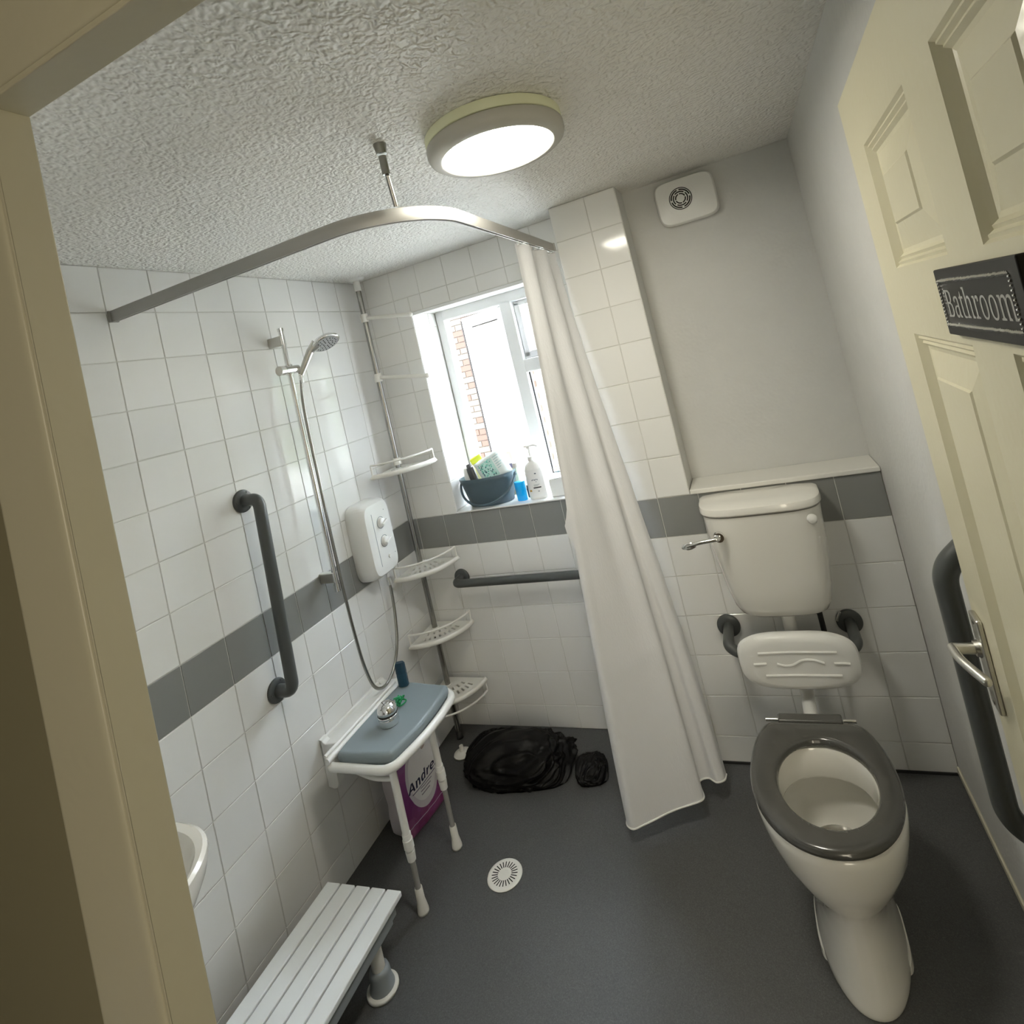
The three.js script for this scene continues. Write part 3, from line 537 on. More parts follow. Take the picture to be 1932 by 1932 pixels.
{
  const g = thing('shower_heater', 'white electric shower box with two knobs on the left wall', 'shower', 0, 1.047, 0.338, Math.PI / 2);
  // local: x runs towards the window, z out of the wall
  const n = 56, ring = (w, h, z, dx = 0, e = 0.34) => { const out = []; for (let i = 0; i < n; i++) { const t = i / n * 6.28318, c = Math.cos(t), s = Math.sin(t); out.push(V(dx + Math.sign(c) * Math.abs(c) ** e * w / 2, Math.sign(s) * Math.abs(s) ** e * h / 2, z)); } return out; };
  P('casing', loft([ring(0.196, 0.325, 0.0008), ring(0.2, 0.33, 0.006), ring(0.2, 0.33, 0.03), ring(0.196, 0.326, 0.055), ring(0.184, 0.314, 0.078), ring(0.165, 0.296, 0.09), ring(0.12, 0.25, 0.0945)]), mat.plastic, g);
  P('panel_groove', T(RZ(new THREE.BoxGeometry(0.0022, 0.225, 0.001), 0.0), -0.042, 0, 0.0945), mat.padGrey, g);
  for (const y of [0.062, -0.018]) {
    const k = P('knob', T(RX(lathe([[0, 0.016], [0.015, 0.015], [0.0185, 0.011], [0.021, 0], [0.026, -0.001]], 32), Math.PI / 2), 0.008, y, 0.0945), mat.plastic, g);
    P('knob_grip', T(RZ(new RoundedBoxGeometry(0.04, 0.009, 0.014, 2, 0.003), 0.35), 0.012, y, 0.114), mat.plastic, k);
    P('knob_ring', T(new THREE.TorusGeometry(0.0245, 0.0012, 6, 40), 0.008, y, 0.0948), mat.padGrey, k);
  }
  P('push_button', T(RX(cyl(0.0085, 0.0095, 0.006), Math.PI / 2), 0.022, -0.09, 0.0955), mat.plastic, g);
  P('indicator', T(new THREE.SphereGeometry(0.0022, 10, 8), 0.045, 0.108, 0.0935), mat.padGrey, g);
  P('maker_mark', T(new THREE.BoxGeometry(0.022, 0.0026, 0.0008), 0.055, -0.088, 0.0938), mat.padGrey, g);
  P('inlet', T(cyl(0.007, 0.007, 0.02), 0.013, -0.168, 0.066), mat.plastic, g);
}

// ------------------------------------------------------------------ corner shelf pole
{
  const g = thing('corner_shelf_unit', 'chrome pole with white corner shelves between floor and ceiling', 'shelf unit');
  const px = 0.0735, pz = 0.0875;
  P('pole', [rod(V(px, 0.022, pz), V(px, H - 0.03, pz), 0.0125, 28)], mat.steel, g);
  P('ceiling_cap', [T(cyl(0.04, 0.03, 0.012), px, H - 0.0065, pz), T(cyl(0.016, 0.016, 0.05), px, H - 0.036, pz)], mat.plastic, g);
  P('floor_foot', T(lathe([[0, 0.03], [0.0145, 0.03], [0.016, 0.01], [0.0175, 0.0005], [0, 0.0005]], 32), px, 0, pz), mat.dark, g);
  for (const [y, x1] of [[2.026, 0.33], [1.731, 0.345]]) {
    const b = P('towel_arm', rod(V(px, y, pz), V(x1, y - 0.045, pz + 0.004), 0.0098, 16), mat.plasticMatt, g);
    P('arm_collar', T(cyl(0.0185, 0.0185, 0.04), px, y, pz), mat.plasticMatt, b);
    P('arm_tip', T(new THREE.SphereGeometry(0.0115, 14, 10), x1, y - 0.045, pz + 0.004), mat.plasticMatt, b);
  }
  // quarter-round shelf: corner near the walls, arc towards the room
  const ox = 0.028, oz = 0.028, R = 0.238;
  const plate = () => {
    const s = new THREE.Shape(); s.moveTo(0.02, 0.0); s.lineTo(R - 0.012, 0.006); s.quadraticCurveTo(R, 0.008, R - 0.004, 0.022);
    s.quadraticCurveTo(R * 0.86, R * 0.52, R * 0.70, R * 0.70); s.quadraticCurveTo(R * 0.52, R * 0.86, 0.022, R - 0.004); s.quadraticCurveTo(0.008, R, 0.006, R - 0.012); s.lineTo(0, 0.02); s.quadraticCurveTo(0, 0, 0.02, 0);
    const hole = (r, t, len, wd) => { const p = new THREE.Path(), c = Math.cos(t), q = Math.sin(t), f = (a, b) => [a * c - b * q, a * q + b * c]; const m = [[r, -wd], [r + len, -wd], [r + len, wd], [r, wd]].map(([a, b]) => f(a, b)); p.moveTo(...m[0]); for (const k of [3, 2, 1]) p.lineTo(...m[k]); p.closePath(); return p; };
    for (const [r, n, l] of [[0.112, 5, 0.028], [0.157, 8, 0.03]]) for (let k = 0; k < n; k++) s.holes.push(hole(r, (0.16 + 0.68 * (k + 0.5) / n) * Math.PI / 2, l, 0.0042));
    const e = extrude(s, 0.007, 0.0015, 1, 12); return RX(e, Math.PI / 2).translate(0, 0.0, 0);    // shape (x, y) -> (x, -, z)
  };
  const arc = (r, y, t0 = 0.05, t1 = 0.95, n = 18) => { const o = []; for (let i = 0; i <= n; i++) { const t = (t0 + (t1 - t0) * i / n) * Math.PI / 2; const k = r * (0.985 + 0.03 * Math.cos((t - Math.PI / 4) * 2)); o.push(V(Math.cos(t) * k, y, Math.sin(t) * k)); } return o; };
  const pg = plate(), lip = new THREE.TubeGeometry(new THREE.CatmullRomCurve3(arc(R - 0.008, 0.0)), 60, 0.0085, 10, false).scale(1, 1.35, 1);
  const gUp = (() => { const a = arc(R - 0.012, 0.052); return new THREE.TubeGeometry(new THREE.CatmullRomCurve3([V(a[0].x, 0, a[0].z), V(a[0].x, 0.04, a[0].z), ...a, V(a.at(-1).x, 0.04, a.at(-1).z), V(a.at(-1).x, 0, a.at(-1).z)]), 90, 0.0045, 8, false); })();
  for (const [y, flip] of [[1.292, 0], [0.822, 0], [0.52, 0], [0.25, 1]]) {
    const s = new THREE.Group(); s.name = numbered('shelf'); s.position.set(ox, y, oz); g.add(s);
    P('shelf_plate', pg, mat.plasticMatt, s); P('shelf_lip', lip, mat.plasticMatt, s);
    const r = P('guard_wire', gUp, mat.plasticMatt, s); if (flip) r.scale.y = -1;
    P('shelf_collar', T(cyl(0.018, 0.0205, flip ? 0.03 : 0.032), px - ox, y > 1 ? 0.03 : -0.012, pz - oz), mat.plasticMatt, s);
  }
}
{
  const g = thing('suction_foot', 'small round white plastic foot lying on the floor by the bin bag', 'foot', 0.143, 0.0, 0.19);
  P('disc', lathe([[0, 0.014], [0.02, 0.013], [0.038, 0.008], [0.041, 0.0005], [0, 0.0005]], 32), mat.plasticMatt, g);
  P('stud', T(cyl(0.009, 0.011, 0.022, 20), -0.004, 0.024, -0.006), mat.plasticMatt, g);
}

// ------------------------------------------------------------------ shower seat on the left wall
{
  const g = thing('shower_bench', 'grey padded fold-down shower seat on two white adjustable legs', 'shower seat');
  // wall bracket: flat plate with a curved apron up to the hinge bar
  const s = new THREE.Shape(); s.moveTo(0.0, -0.145); s.lineTo(0.022, -0.15); s.quadraticCurveTo(0.05, -0.15, 0.05, -0.12); s.lineTo(0.052, -0.04); s.quadraticCurveTo(0.052, -0.012, 0.085, -0.004); s.lineTo(0.118, 0.004); s.lineTo(0.118, 0.012); s.lineTo(0.075, 0.006); s.quadraticCurveTo(0.02, 0.0, 0.012, 0.02); s.lineTo(0, 0.022); s.closePath();
  const ends = [0.775, 0.43];
  for (const z of ends) P('bracket_end', T(extrude(s, 0.03, 0.002), 0.0006, 0.475, z - 0.0), mat.plastic, g);
  P('wall_plate', [rbox(0.0006, 0.012, 0.40, 0.495, 0.43, 0.805, 0.004), RZ(rbox(0, 0.112, -0.005, 0.005, 0.43, 0.805, 0.004), 0.13).translate(0.008, 0.476, 0)], mat.plastic, g);
  P('hinge_bar', [rod(V(0.128, 0.499, 0.905), V(0.128, 0.499, 0.495), 0.0105), rod(V(0.118, 0.512, 0.90), V(0.118, 0.512, 0.49), 0.006)], mat.plastic, g);
  // tube frame and pad
  const y = 0.474, c = [[0.13, 0.892], [0.372, 0.892], [0.402, 0.74], [0.408, 0.62], [0.396, 0.505], [0.30, 0.478], [0.13, 0.474]].map(([x, z]) => V(x, y, z));
  P('frame_tube', bend(c, 0.0145, 0.05, 140, 18), mat.plastic, g);
  const ps = new THREE.Shape(), q = [[0.146, 0.872], [0.335, 0.872], [0.362, 0.858], [0.386, 0.75], [0.39, 0.63], [0.383, 0.53], [0.37, 0.502], [0.29, 0.494], [0.146, 0.492]];
  const cc = new THREE.CatmullRomCurve3(q.map(([x, z]) => V(x, z, 0)), true, 'catmullrom', 0.18).getPoints(90); ps.setFromPoints(cc.map((p) => new THREE.Vector2(p.x, p.y)));
  P('pad', T(RX(extrude(ps, 0.04, 0.015, 5), Math.PI / 2), 0, 0.5115, 0), mat.padGrey, g);
  P('seat_base', T(RX(extrude(ps, 0.012, 0.002, 1), Math.PI / 2), 0, 0.468, 0), mat.plastic, g);
  for (const [x, z, m] of [[0.352, 0.8626, 0.20], [0.352, 0.629, 0.245]]) {
    const l = P('leg', [rod(V(x, 0.466, z), V(x, m, z), 0.0125, 20)], mat.plastic, g);
    P('leg_tube', rod(V(x, m + 0.02, z), V(x, 0.03, z), 0.0092, 18), mat.alu, l);
    P('leg_collar', [T(cyl(0.0165, 0.0165, 0.028), x, m + 0.02, z), T(cyl(0.0155, 0.0135, 0.03), x, m - 0.018, z), T(cyl(0.0145, 0.0145, 0.012), x, m + 0.045, z)], mat.plastic, l);
    P('rubber_foot', T(lathe([[0, 0.078], [0.0125, 0.078], [0.0135, 0.04], [0.019, 0.008], [0.019, 0.0005], [0, 0.0005]], 28), x, 0, z), mat.plasticMatt, l);
  }
  for (const b of [bend([V(0.1, 0.455, 0.872), V(0.2, 0.452, 0.872), V(0.27, 0.425, 0.867), V(0.345, 0.425, 0.8626)], 0.007, 0.03, 40), bend([V(0.1, 0.455, 0.60), V(0.2, 0.452, 0.60), V(0.27, 0.425, 0.615), V(0.345, 0.425, 0.629)], 0.007, 0.03, 40)]) P('brace', b, mat.plastic, g);
  for (const x of [0.15, 0.29]) P('bolt', T(new THREE.SphereGeometry(0.006, 12, 8), x, 0.462, 0.888), mat.satin, g);
}
{
  const g = thing('metal_tin', 'round chrome pot with a domed lid standing on the shower seat', 'pot', 0.262, 0.5118, 0.726);
  P('pot', lathe([[0, 0.0002], [0.0335, 0.0002], [0.0355, 0.003], [0.0355, 0.022], [0.034, 0.024], [0.034, 0.028], [0.0355, 0.03], [0.0345, 0.036], [0, 0.036]], 40), mat.chrome, g);
  P('lid', lathe([[0, 0.0365], [0.031, 0.0365], [0.0345, 0.041], [0.0345, 0.05], [0.031, 0.062], [0.022, 0.07], [0.010, 0.0735], [0, 0.074]], 40), mat.chrome, g);
  P('band', lathe([[0.0345, 0.0355], [0.0362, 0.037], [0.0345, 0.0395]], 40), mat.dark, g);
}
{
  const g = thing('green_hair_tie', 'crumpled bright green band lying on the shower seat pad', 'hair tie', 0.246, 0.512, 0.633);
  const pts = []; for (let i = 0; i < 26; i++) pts.push(V(Math.cos(i * 1.9) * rr(0.006, 0.022), 0.0035 + rr(0, 0.03), Math.sin(i * 2.3) * rr(0.006, 0.03)));
  P('band', new THREE.TubeGeometry(new THREE.CatmullRomCurve3(pts, true), 200, 0.0026, 6, true), M(lin(0.01, 0.30, 0.10), { roughness: 0.5 }), g);
}
{
  const g = thing('teal_bottle', 'small dark teal bottle standing at the back of the shower seat', 'bottle', 0.182, 0.5122, 0.515, 0.3);
  P('bottle', loft([oval(0, 0.0003, 0, 0.017, 0.011, 0.011, 32, 3), oval(0, 0.003, 0, 0.02, 0.0135, 0.0135, 32, 3), oval(0, 0.045, 0, 0.0205, 0.014, 0.014, 32, 3), oval(0, 0.052, 0, 0.0195, 0.013, 0.013, 32, 3)]), M(lin(0.012, 0.055, 0.095), { roughness: 0.3 }), g);
  P('cap', loft([oval(0, 0.0525, 0, 0.0205, 0.014, 0.014, 32, 3), oval(0, 0.085, 0, 0.02, 0.0135, 0.0135, 32, 3), oval(0, 0.092, 0, 0.016, 0.010, 0.010, 32, 3)]), M(lin(0.010, 0.045, 0.08), { roughness: 0.35 }), g);
}
// ------------------------------------------------------------------ toilet-roll pack under the seat
{
  const print = canvasTex(512, 1024, (c, w, h) => {
    const gr = c.createLinearGradient(0, 0, 0, h); gr.addColorStop(0, '#c9b3c6'); gr.addColorStop(0.3, '#9a5f96'); gr.addColorStop(0.7, '#7c3474'); gr.addColorStop(1, '#8c3a6e');
    c.fillStyle = gr; c.fillRect(0, 0, w, h);
    let sd = 5; const r = () => { sd = (sd * 1103515245 + 12345) & 0x7fffffff; return sd / 0x7fffffff; };
    for (let i = 0; i < 60; i++) { c.fillStyle = `rgba(${150 + r() * 90},${90 + r() * 90},${150 + r() * 60},0.12)`; c.beginPath(); c.arc(r() * w, r() * h, 20 + r() * 70, 0, 7); c.fill(); }
    c.fillStyle = '#d9d2d4'; c.beginPath(); c.ellipse(w * 0.56, h * 0.53, w * 0.40, h * 0.33, 0.06, 0, 7); c.fill();
    c.fillStyle = '#ece8e6'; c.beginPath(); c.ellipse(w * 0.56, h * 0.53, w * 0.34, h * 0.27, 0.06, 0, 7); c.fill();
    c.fillStyle = '#b7a39a'; c.beginPath(); c.ellipse(w * 0.66, h * 0.34, 30, 40, 0.4, 0, 7); c.fill();
    c.fillStyle = '#9c3a2e'; c.fillRect(w * 0.64, h * 0.28, 40, 16);
    c.save(); c.translate(w * 0.52, h * 0.60); c.rotate(-0.06); c.fillStyle = '#15143a'; c.font = 'italic bold 116px sans-serif'; c.textAlign = 'center'; c.fillText('Andrex', 14, 30); c.fillStyle = '#3a2c58'; c.fillRect(-150, 52, 300, 8); c.restore();
    c.fillStyle = '#8a7f8c'; for (let i = 0; i < 3; i++) c.fillRect(w * 0.42, h * (0.675 + i * 0.028), 150 - i * 20, 9);
    c.fillStyle = '#cdbfd0'; c.fillRect(0, h * 0.9, w, 8); c.fillStyle = '#d8d0d6'; c.fillRect(0, 0, 16, h);
  });
  const g = thing('toilet_roll_pack', 'purple plastic pack of toilet rolls reading Andrex under the shower seat', 'toilet rolls', 0.128, 0, 0.515, Math.PI / 2 - 0.16);
  // local: x along the wall towards the window, z out into the room
  const w = 0.225, h = 0.40, d = 0.105, sx = 26, sy = 40, geo = new THREE.BoxGeometry(w, h, d, sx, sy, 8), p = geo.attributes.position;
  for (let i = 0; i < p.count; i++) {
    let x = p.getX(i), y = p.getY(i), z = p.getZ(i);
    const fx = Math.cos(x / w * Math.PI), row = Math.abs(Math.sin((y / h + 0.5) * Math.PI * 3.5));
    z *= 0.86 + 0.12 * fx + 0.05 * row; x *= 0.965 + 0.035 * row;
    const crump = vnoise(x * 60 + 50, y * 40 + 50, 512, 61) - 0.5; z += Math.sign(z) * crump * 0.004;
    if (y > h * 0.46) { x *= 0.93; z *= 0.85; } if (y < -h * 0.485) { x *= 0.96; z *= 0.92; }
    p.setXYZ(i, x, y, z);
  }
  { const nn = new THREE.BoxGeometry(w, h, d, sx, sy, 8).attributes.normal, uv = geo.attributes.uv; for (let i = 0; i < uv.count; i++) if (Math.abs(nn.getZ(i)) < 0.5) uv.setXY(i, 0.012, 0.5); else uv.setX(i, 0.035 + uv.getX(i) * 0.965); }
  geo.computeVertexNormals();
  const film = M(lin(1, 1, 1), { map: print, roughness: 0.3, clearcoat: 0.3 }), side = M(lin(0.60, 0.56, 0.58), { roughness: 0.35 });
  const m = P('printed_film', T(geo, 0, h / 2 + 0.0008, 0), film, g); geo.clearGroups();
  P('top_gather', T(RZ(loft([oval(0, 0, 0, 0.09, 0.035, 0.035, 24), oval(0, 0.012, 0, 0.05, 0.02, 0.02, 24), oval(0, 0.03, 0, 0.035, 0.006, 0.006, 24)]), 0), 0, h - 0.006, 0), side, g);
}

// ------------------------------------------------------------------ bin bags
function bag(name, label, cx, cz, rx, rz, h, ry, sd, knot) {
  const g = thing(name, label, 'bin bag', cx, 0, cz, ry, 'black bags on the floor'), geo = mergeVertices(new THREE.IcosahedronGeometry(1, 40).deleteAttribute('uv').deleteAttribute('normal')), p = geo.attributes.position;
  for (let i = 0; i < p.count; i++) {
    const x = p.getX(i), y = p.getY(i), z = p.getZ(i), n = (a, k) => vnoise(x * a + z * 0.7 * a + 40 + sd, y * a * 1.3 + z * a + 40, 1024, k + sd) - 0.5;
    const ridge = 1 - Math.abs(n(5, 71)) * 2.6, r = 1 + 0.26 * n(1.9, 72) + 0.13 * (ridge - 0.5) * (0.6 + n(2.5, 73)) + 0.05 * n(12, 74);
    const sq = Math.sign(x) * Math.abs(x) ** 0.72, sz = Math.sign(z) * Math.abs(z) ** 0.72;
    let Y = y < -0.25 ? 0.0008 : (y + 0.25) / 1.25 * h * r;
    p.setXYZ(i, sq * rx * r, Y, sz * rz * r);
  }
  geo.computeVertexNormals(); geo.setAttribute('uv', new THREE.BufferAttribute(new Float32Array(p.count * 2), 2));
  P('bag', geo, mat.bag, g);
  if (knot) { const k = []; for (let i = 0; i < 5; i++) k.push(smoothTube([V(knot[0], h * 0.8, knot[1]), V(knot[0] + rr(-0.02, 0.03), h + 0.012, knot[1] + rr(-0.03, 0.01)), V(knot[0] + rr(-0.03, 0.05), h * 0.95 + rr(0, 0.02), knot[1] + rr(-0.05, 0.03))], 0.009, 16, 6)); P('knot', k, mat.bag, g); }
}
bag('bin_bag', 'large black bin bag slumped on the floor below the level grab rail', 0.455, 0.25, 0.232, 0.135, 0.125, 0.04, 3, null);
bag('bin_bag', 'small black bag beside the larger bin bag, nearest the curtain', 0.765, 0.252, 0.062, 0.07, 0.06, 0.3, 9, null);

// ------------------------------------------------------------------ floor drain
{
  const g = thing('floor_drain', 'round white slotted drain cover set in the dark floor', 'drain', 0.577, 0.0005, 0.706);
  P('cover', lathe([[0, 0.0045], [0.05, 0.0045], [0.055, 0.004], [0.0595, 0.0022], [0.0605, 0], [0, 0]], 64), mat.plasticMatt, g);
  const sl = []; for (let k = 0; k < 24; k++) sl.push(RY(T(new THREE.BoxGeometry(0.021, 0.0006, 0.0032), 0.034, 0.0046, 0), k / 24 * 6.28318));
  for (const a of sl) P('slot', a, mat.slot, g);
  P('hub', [T(lathe([[0, 0.0052], [0.012, 0.005], [0.014, 0.0045]], 24), 0, 0, 0), T(new THREE.BoxGeometry(0.012, 0.0006, 0.0025), 0, 0.0053, 0)], mat.plasticMatt, g);
}

// ------------------------------------------------------------------ slatted step
{
  const g = thing('bath_step', 'low slatted pale grey step stool by the left tiled wall', 'step stool', 0, 0, 0);
  const y = 0.18, x0 = 0.1105, wS = 0.0504, gap = 0.0065, z0 = 0.985, z1 = 1.50, slatM = M(lin(0.82, 0.85, 0.86), { roughness: 0.28 }), grey = M(lin(0.28, 0.31, 0.325), { roughness: 0.45 });
  const skew = (geo) => { const p = geo.attributes.position; for (let i = 0; i < p.count; i++) p.setZ(i, p.getZ(i) - (p.getX(i) - x0) * 0.04); return geo; };
  for (let k = 0; k < 5; k++) P('slat', skew(rbox(x0 + k * (wS + gap), x0 + k * (wS + gap) + wS, y - 0.016, y, z0, z1, 0.0035, 2)), slatM, g);
  for (const b of [skew(rbox(x0 + 0.004, x0 + 0.272, y - 0.042, y - 0.0165, z0 + 0.03, z0 + 0.055, 0.003)), skew(rbox(x0 + 0.004, x0 + 0.272, y - 0.042, y - 0.0165, z1 - 0.06, z1 - 0.03, 0.003)), skew(rbox(x0 + 0.225, x0 + 0.272, y - 0.05, y - 0.0165, z0 + 0.05, z1 - 0.05, 0.003)), skew(rbox(x0 + 0.004, x0 + 0.05, y - 0.05, y - 0.0165, z0 + 0.05, z1 - 0.05, 0.003))]) P('frame_bar', b, grey, g);
  P('under_shade', skew(box(x0 + 0.05, x0 + 0.225, y - 0.03, y - 0.0185, z0 + 0.055, z1 - 0.06)), mat.dark, g);  // dark sheet added under the slats, painting shade into the gaps
  for (const [x, z] of [[0.352, 1.083], [0.352, 1.40], [0.155, 1.09], [0.155, 1.41]]) {
    const l = P('leg', T(cyl(0.0185, 0.0185, 0.105, 28), x, 0.076, z), mat.plasticMatt, g);
    P('leg_cuff', T(lathe([[0.0188, 0.062], [0.027, 0.06], [0.03, 0.05], [0.031, 0.03], [0.036, 0.012], [0.036, 0.008]], 32), x, 0, z), grey, l);
    P('foot_pad', T(lathe([[0, 0.011], [0.043, 0.011], [0.046, 0.007], [0.046, 0.0006], [0, 0.0006]], 36), x, 0, z), mat.plasticMatt, l);
  }
}

// ------------------------------------------------------------------ wash basin on the door wall
{
  const g = thing('wash_basin', 'white curved wash basin rim showing past the door frame', 'basin', 0.289, 0, ZF - 0.0006); g.scale.set(0.765, 1, 1.125);
  const D = (a, front, y, n = 64) => { const o = []; for (let i = 0; i < n; i++) { const t = i / n * 6.28318, c = Math.cos(t), s = Math.sin(t); o.push(V(a * c, y, s > 0 ? -front * s ** 0.8 : -0.0)); } return o.reverse(); };
  const E = (a, f, y) => { const o = []; for (let i = 0; i < 64; i++) { const t = i / 64 * 6.28318; o.push(V(Math.sign(Math.cos(t)) * Math.abs(Math.cos(t)) ** 0.75 * a, y, -f / 2 - 0.0006 - Math.sin(t) * f / 2)); } return o.reverse(); };
  const inner = (a, f, y, cz) => { const o = []; for (let i = 0; i < 64; i++) { const t = i / 64 * 6.28318; o.push(V(Math.sign(Math.cos(t)) * Math.abs(Math.cos(t)) ** 0.85 * a, y, cz - Math.sin(t) * f)); } return o.reverse(); };
  P('bowl', loft([E(0.13, 0.20, 0.63), E(0.19, 0.30, 0.655), E(0.25, 0.39, 0.71), E(0.274, 0.424, 0.765), E(0.28, 0.432, 0.79), E(0.279, 0.431, 0.802), E(0.272, 0.424, 0.808), inner(0.252, 0.155, 0.805, -0.255), inner(0.24, 0.148, 0.79, -0.255), inner(0.2, 0.12, 0.72, -0.255), inner(0.12, 0.075, 0.685, -0.255), inner(0.02, 0.02, 0.68, -0.255)]), mat.ceramic, g);
  P('pedestal', loft([oval(0, 0.001, -0.12, 0.11, 0.1, 0.1, 40), oval(0, 0.05, -0.12, 0.095, 0.09, 0.09, 40), oval(0, 0.55, -0.12, 0.085, 0.085, 0.085, 40), oval(0, 0.64, -0.12, 0.12, 0.1, 0.1, 40)]), mat.ceramic, g);
  P('tap', [T(cyl(0.024, 0.028, 0.02), 0.02, 0.819, -0.055), bend([V(0.02, 0.82, -0.055), V(0.02, 0.9, -0.055), V(0.02, 0.905, -0.15), V(0.02, 0.88, -0.155)], 0.012, 0.03, 40)], mat.chrome, g);
}

// ------------------------------------------------------------------ toilet
const egg = (cx, y, zc, a, front, back, n = 72, e = 2.15) => oval(cx, y, zc, a, front, back, n, e);
{
  const g = thing('toilet', 'white toilet pan with a dark grey open seat', 'toilet', 1.62, 0, 0);
  const pan = [
    egg(0, 0.0006, 0.70, 0.098, 0.215, 0.20), egg(0, 0.012, 0.70, 0.102, 0.218, 0.205), egg(0, 0.03, 0.70, 0.100, 0.212, 0.205), egg(0, 0.07, 0.70, 0.088, 0.198, 0.20), egg(0, 0.12, 0.70, 0.081, 0.18, 0.2), egg(0, 0.165, 0.70, 0.083, 0.175, 0.20),
    egg(0, 0.205, 0.705, 0.102, 0.185, 0.205), egg(0, 0.25, 0.71, 0.136, 0.21, 0.21), egg(0, 0.30, 0.715, 0.162, 0.226, 0.215), egg(0, 0.345, 0.72, 0.173, 0.232, 0.22), egg(0, 0.375, 0.72, 0.177, 0.236, 0.22), egg(0, 0.392, 0.72, 0.176, 0.236, 0.22), egg(0, 0.398, 0.72, 0.170, 0.230, 0.214),
    egg(0, 0.398, 0.735, 0.122, 0.170, 0.128), egg(0, 0.39, 0.735, 0.118, 0.166, 0.124), egg(0, 0.33, 0.735, 0.114, 0.160, 0.118), egg(0, 0.323, 0.735, 0.116, 0.162, 0.120), egg(0, 0.319, 0.735, 0.124, 0.170, 0.130), egg(0, 0.321, 0.735, 0.142, 0.188, 0.152), egg(0, 0.30, 0.735, 0.141, 0.185, 0.155), egg(0, 0.25, 0.728, 0.118, 0.15, 0.14), egg(0, 0.21, 0.70, 0.085, 0.10, 0.10), egg(0, 0.185, 0.69, 0.06, 0.07, 0.07)];
  P('pan', loft(pan, { crease: 0.9 }), mat.ceramic, g);
  P('water', lathe([[0, 0.2005], [0.070, 0.2005]], 40).translate(0, 0, 0.696), M(lin(0.9, 0.93, 0.9), { roughness: 0.03, transmission: 1, thickness: 0.02, ior: 1.33 }), g);
  P('pan_back', loft([[-0.075, 0.26], [-0.085, 0.30], [-0.09, 0.37], [-0.095, 0.393]].map(([a, y]) => [V(a, y, 0.508), V(-a, y, 0.508), V(-a, y, 0.56), V(a, y, 0.56)].reverse()), { crease: 0.3 }), mat.ceramic, g);
  for (const sx of [-1, 1]) { const f = P('foot_flange', [loft([oval(sx * 0.083, 0.0008, 0.705, 0.022, 0.10, 0.08, 32, 3), oval(sx * 0.083, 0.016, 0.705, 0.021, 0.095, 0.075, 32, 3), oval(sx * 0.08, 0.02, 0.705, 0.014, 0.085, 0.068, 32, 3)])], mat.ceramic, g); P('screw_hole', T(cyl(0.004, 0.004, 0.002, 12), sx * 0.088, 0.0212, 0.69), mat.slot, f); }
  // seat ring: the rounded section runs round between an egg-shaped rim and an oval hole
  {
    const half = [], N = 120; for (let i = 0; i <= 40; i++) { const t = i / 40 * Math.PI / 2; half.push([0.177 * Math.cos(t) ** 0.94, 0.735 + 0.227 * Math.sin(t) ** 0.96]); }   // right side to the front
    const bez = new THREE.CubicBezierCurve(new THREE.Vector2(0.128, 0.542), new THREE.Vector2(0.158, 0.575), new THREE.Vector2(0.177, 0.66), new THREE.Vector2(0.177, 0.735)).getPoints(20).map((p) => [p.x, p.y]);
    const cor = new THREE.QuadraticBezierCurve(new THREE.Vector2(0.10, 0.53), new THREE.Vector2(0.118, 0.532), new THREE.Vector2(0.128, 0.542)).getPoints(6).map((p) => [p.x, p.y]);
    const right = [[0, 0.53], [0.05, 0.53], ...cor, ...bez.slice(1), ...half.slice(1)], all = [...right, ...right.slice(1, -1).reverse().map(([x, z]) => [-x, z])];
    const path = new THREE.CurvePath(); for (let i = 0; i < all.length; i++) { const a = all[i], b = all[(i + 1) % all.length]; path.add(new THREE.LineCurve3(V(a[0], 0, a[1]), V(b[0], 0, b[1]))); }
    const cx = 0.008, cz = 0.752, O = path.getSpacedPoints(N).slice(0, N), I = O.map((p) => { const t = Math.atan2((p.z - cz) / 0.144, (p.x - cx) / 0.115); return V(cx + Math.cos(t) * 0.115, 0, cz + Math.sin(t) * 0.144); });
    const y0 = 0.3995, sec = [[0, 0.010, 0], [0, 0.004, 0.003], [0, 0.0005, 0.008], [0, 0, 0.014], [0, 0.0025, 0.0195], [0, 0.0075, 0.0235], [0, 0.016, 0.025], [1, 0.02, 0.025], [1, 0.009, 0.0232], [1, 0.003, 0.019], [1, 0, 0.0125], [1, 0.001, 0.006], [1, 0.005, 0.001], [1, 0.010, 0], [0, 0.010, 0]];
    const rings = sec.map(([o, k, y]) => O.map((p, i) => { const d = I[i].clone().sub(p), L = d.length(), q = (o ? p.clone() : I[i].clone()), n = d.clone().multiplyScalar((o ? 1 : -1) * k / L); return q.add(n).setY(y0 + y); }));
    P('seat', loft(rings, { capTop: false, capBottom: false, crease: 0.75 }), mat.seatGrey, g);
  }
  const hb = P('hinge_block', T(new RoundedBoxGeometry(0.175, 0.026, 0.036, 3, 0.006), -0.005, 0.413, 0.518), mat.seatGrey, g);
  for (const [a, b] of [[-0.127, -0.0935], [0.084, 0.117]]) P('hinge_pin', rod(V(a, 0.414, 0.516), V(b, 0.414, 0.516), 0.0055), mat.chrome, hb);
}
{
  const g = thing('flush_pipe', 'white flush pipe running down behind the backrest to the toilet pan', 'pipe', 1.616, 0, 0);
  P('pipe', bend([V(0, 0.6005, 0.245), V(0, 0.335, 0.245), V(0, 0.325, 0.468)], 0.0215, 0.07, 60, 22, false), mat.plastic, g);
  P('pipe_collar', RX(cyl(0.031, 0.034, 0.04), Math.PI / 2).translate(0, 0.326, 0.456), mat.plasticMatt, g);
}
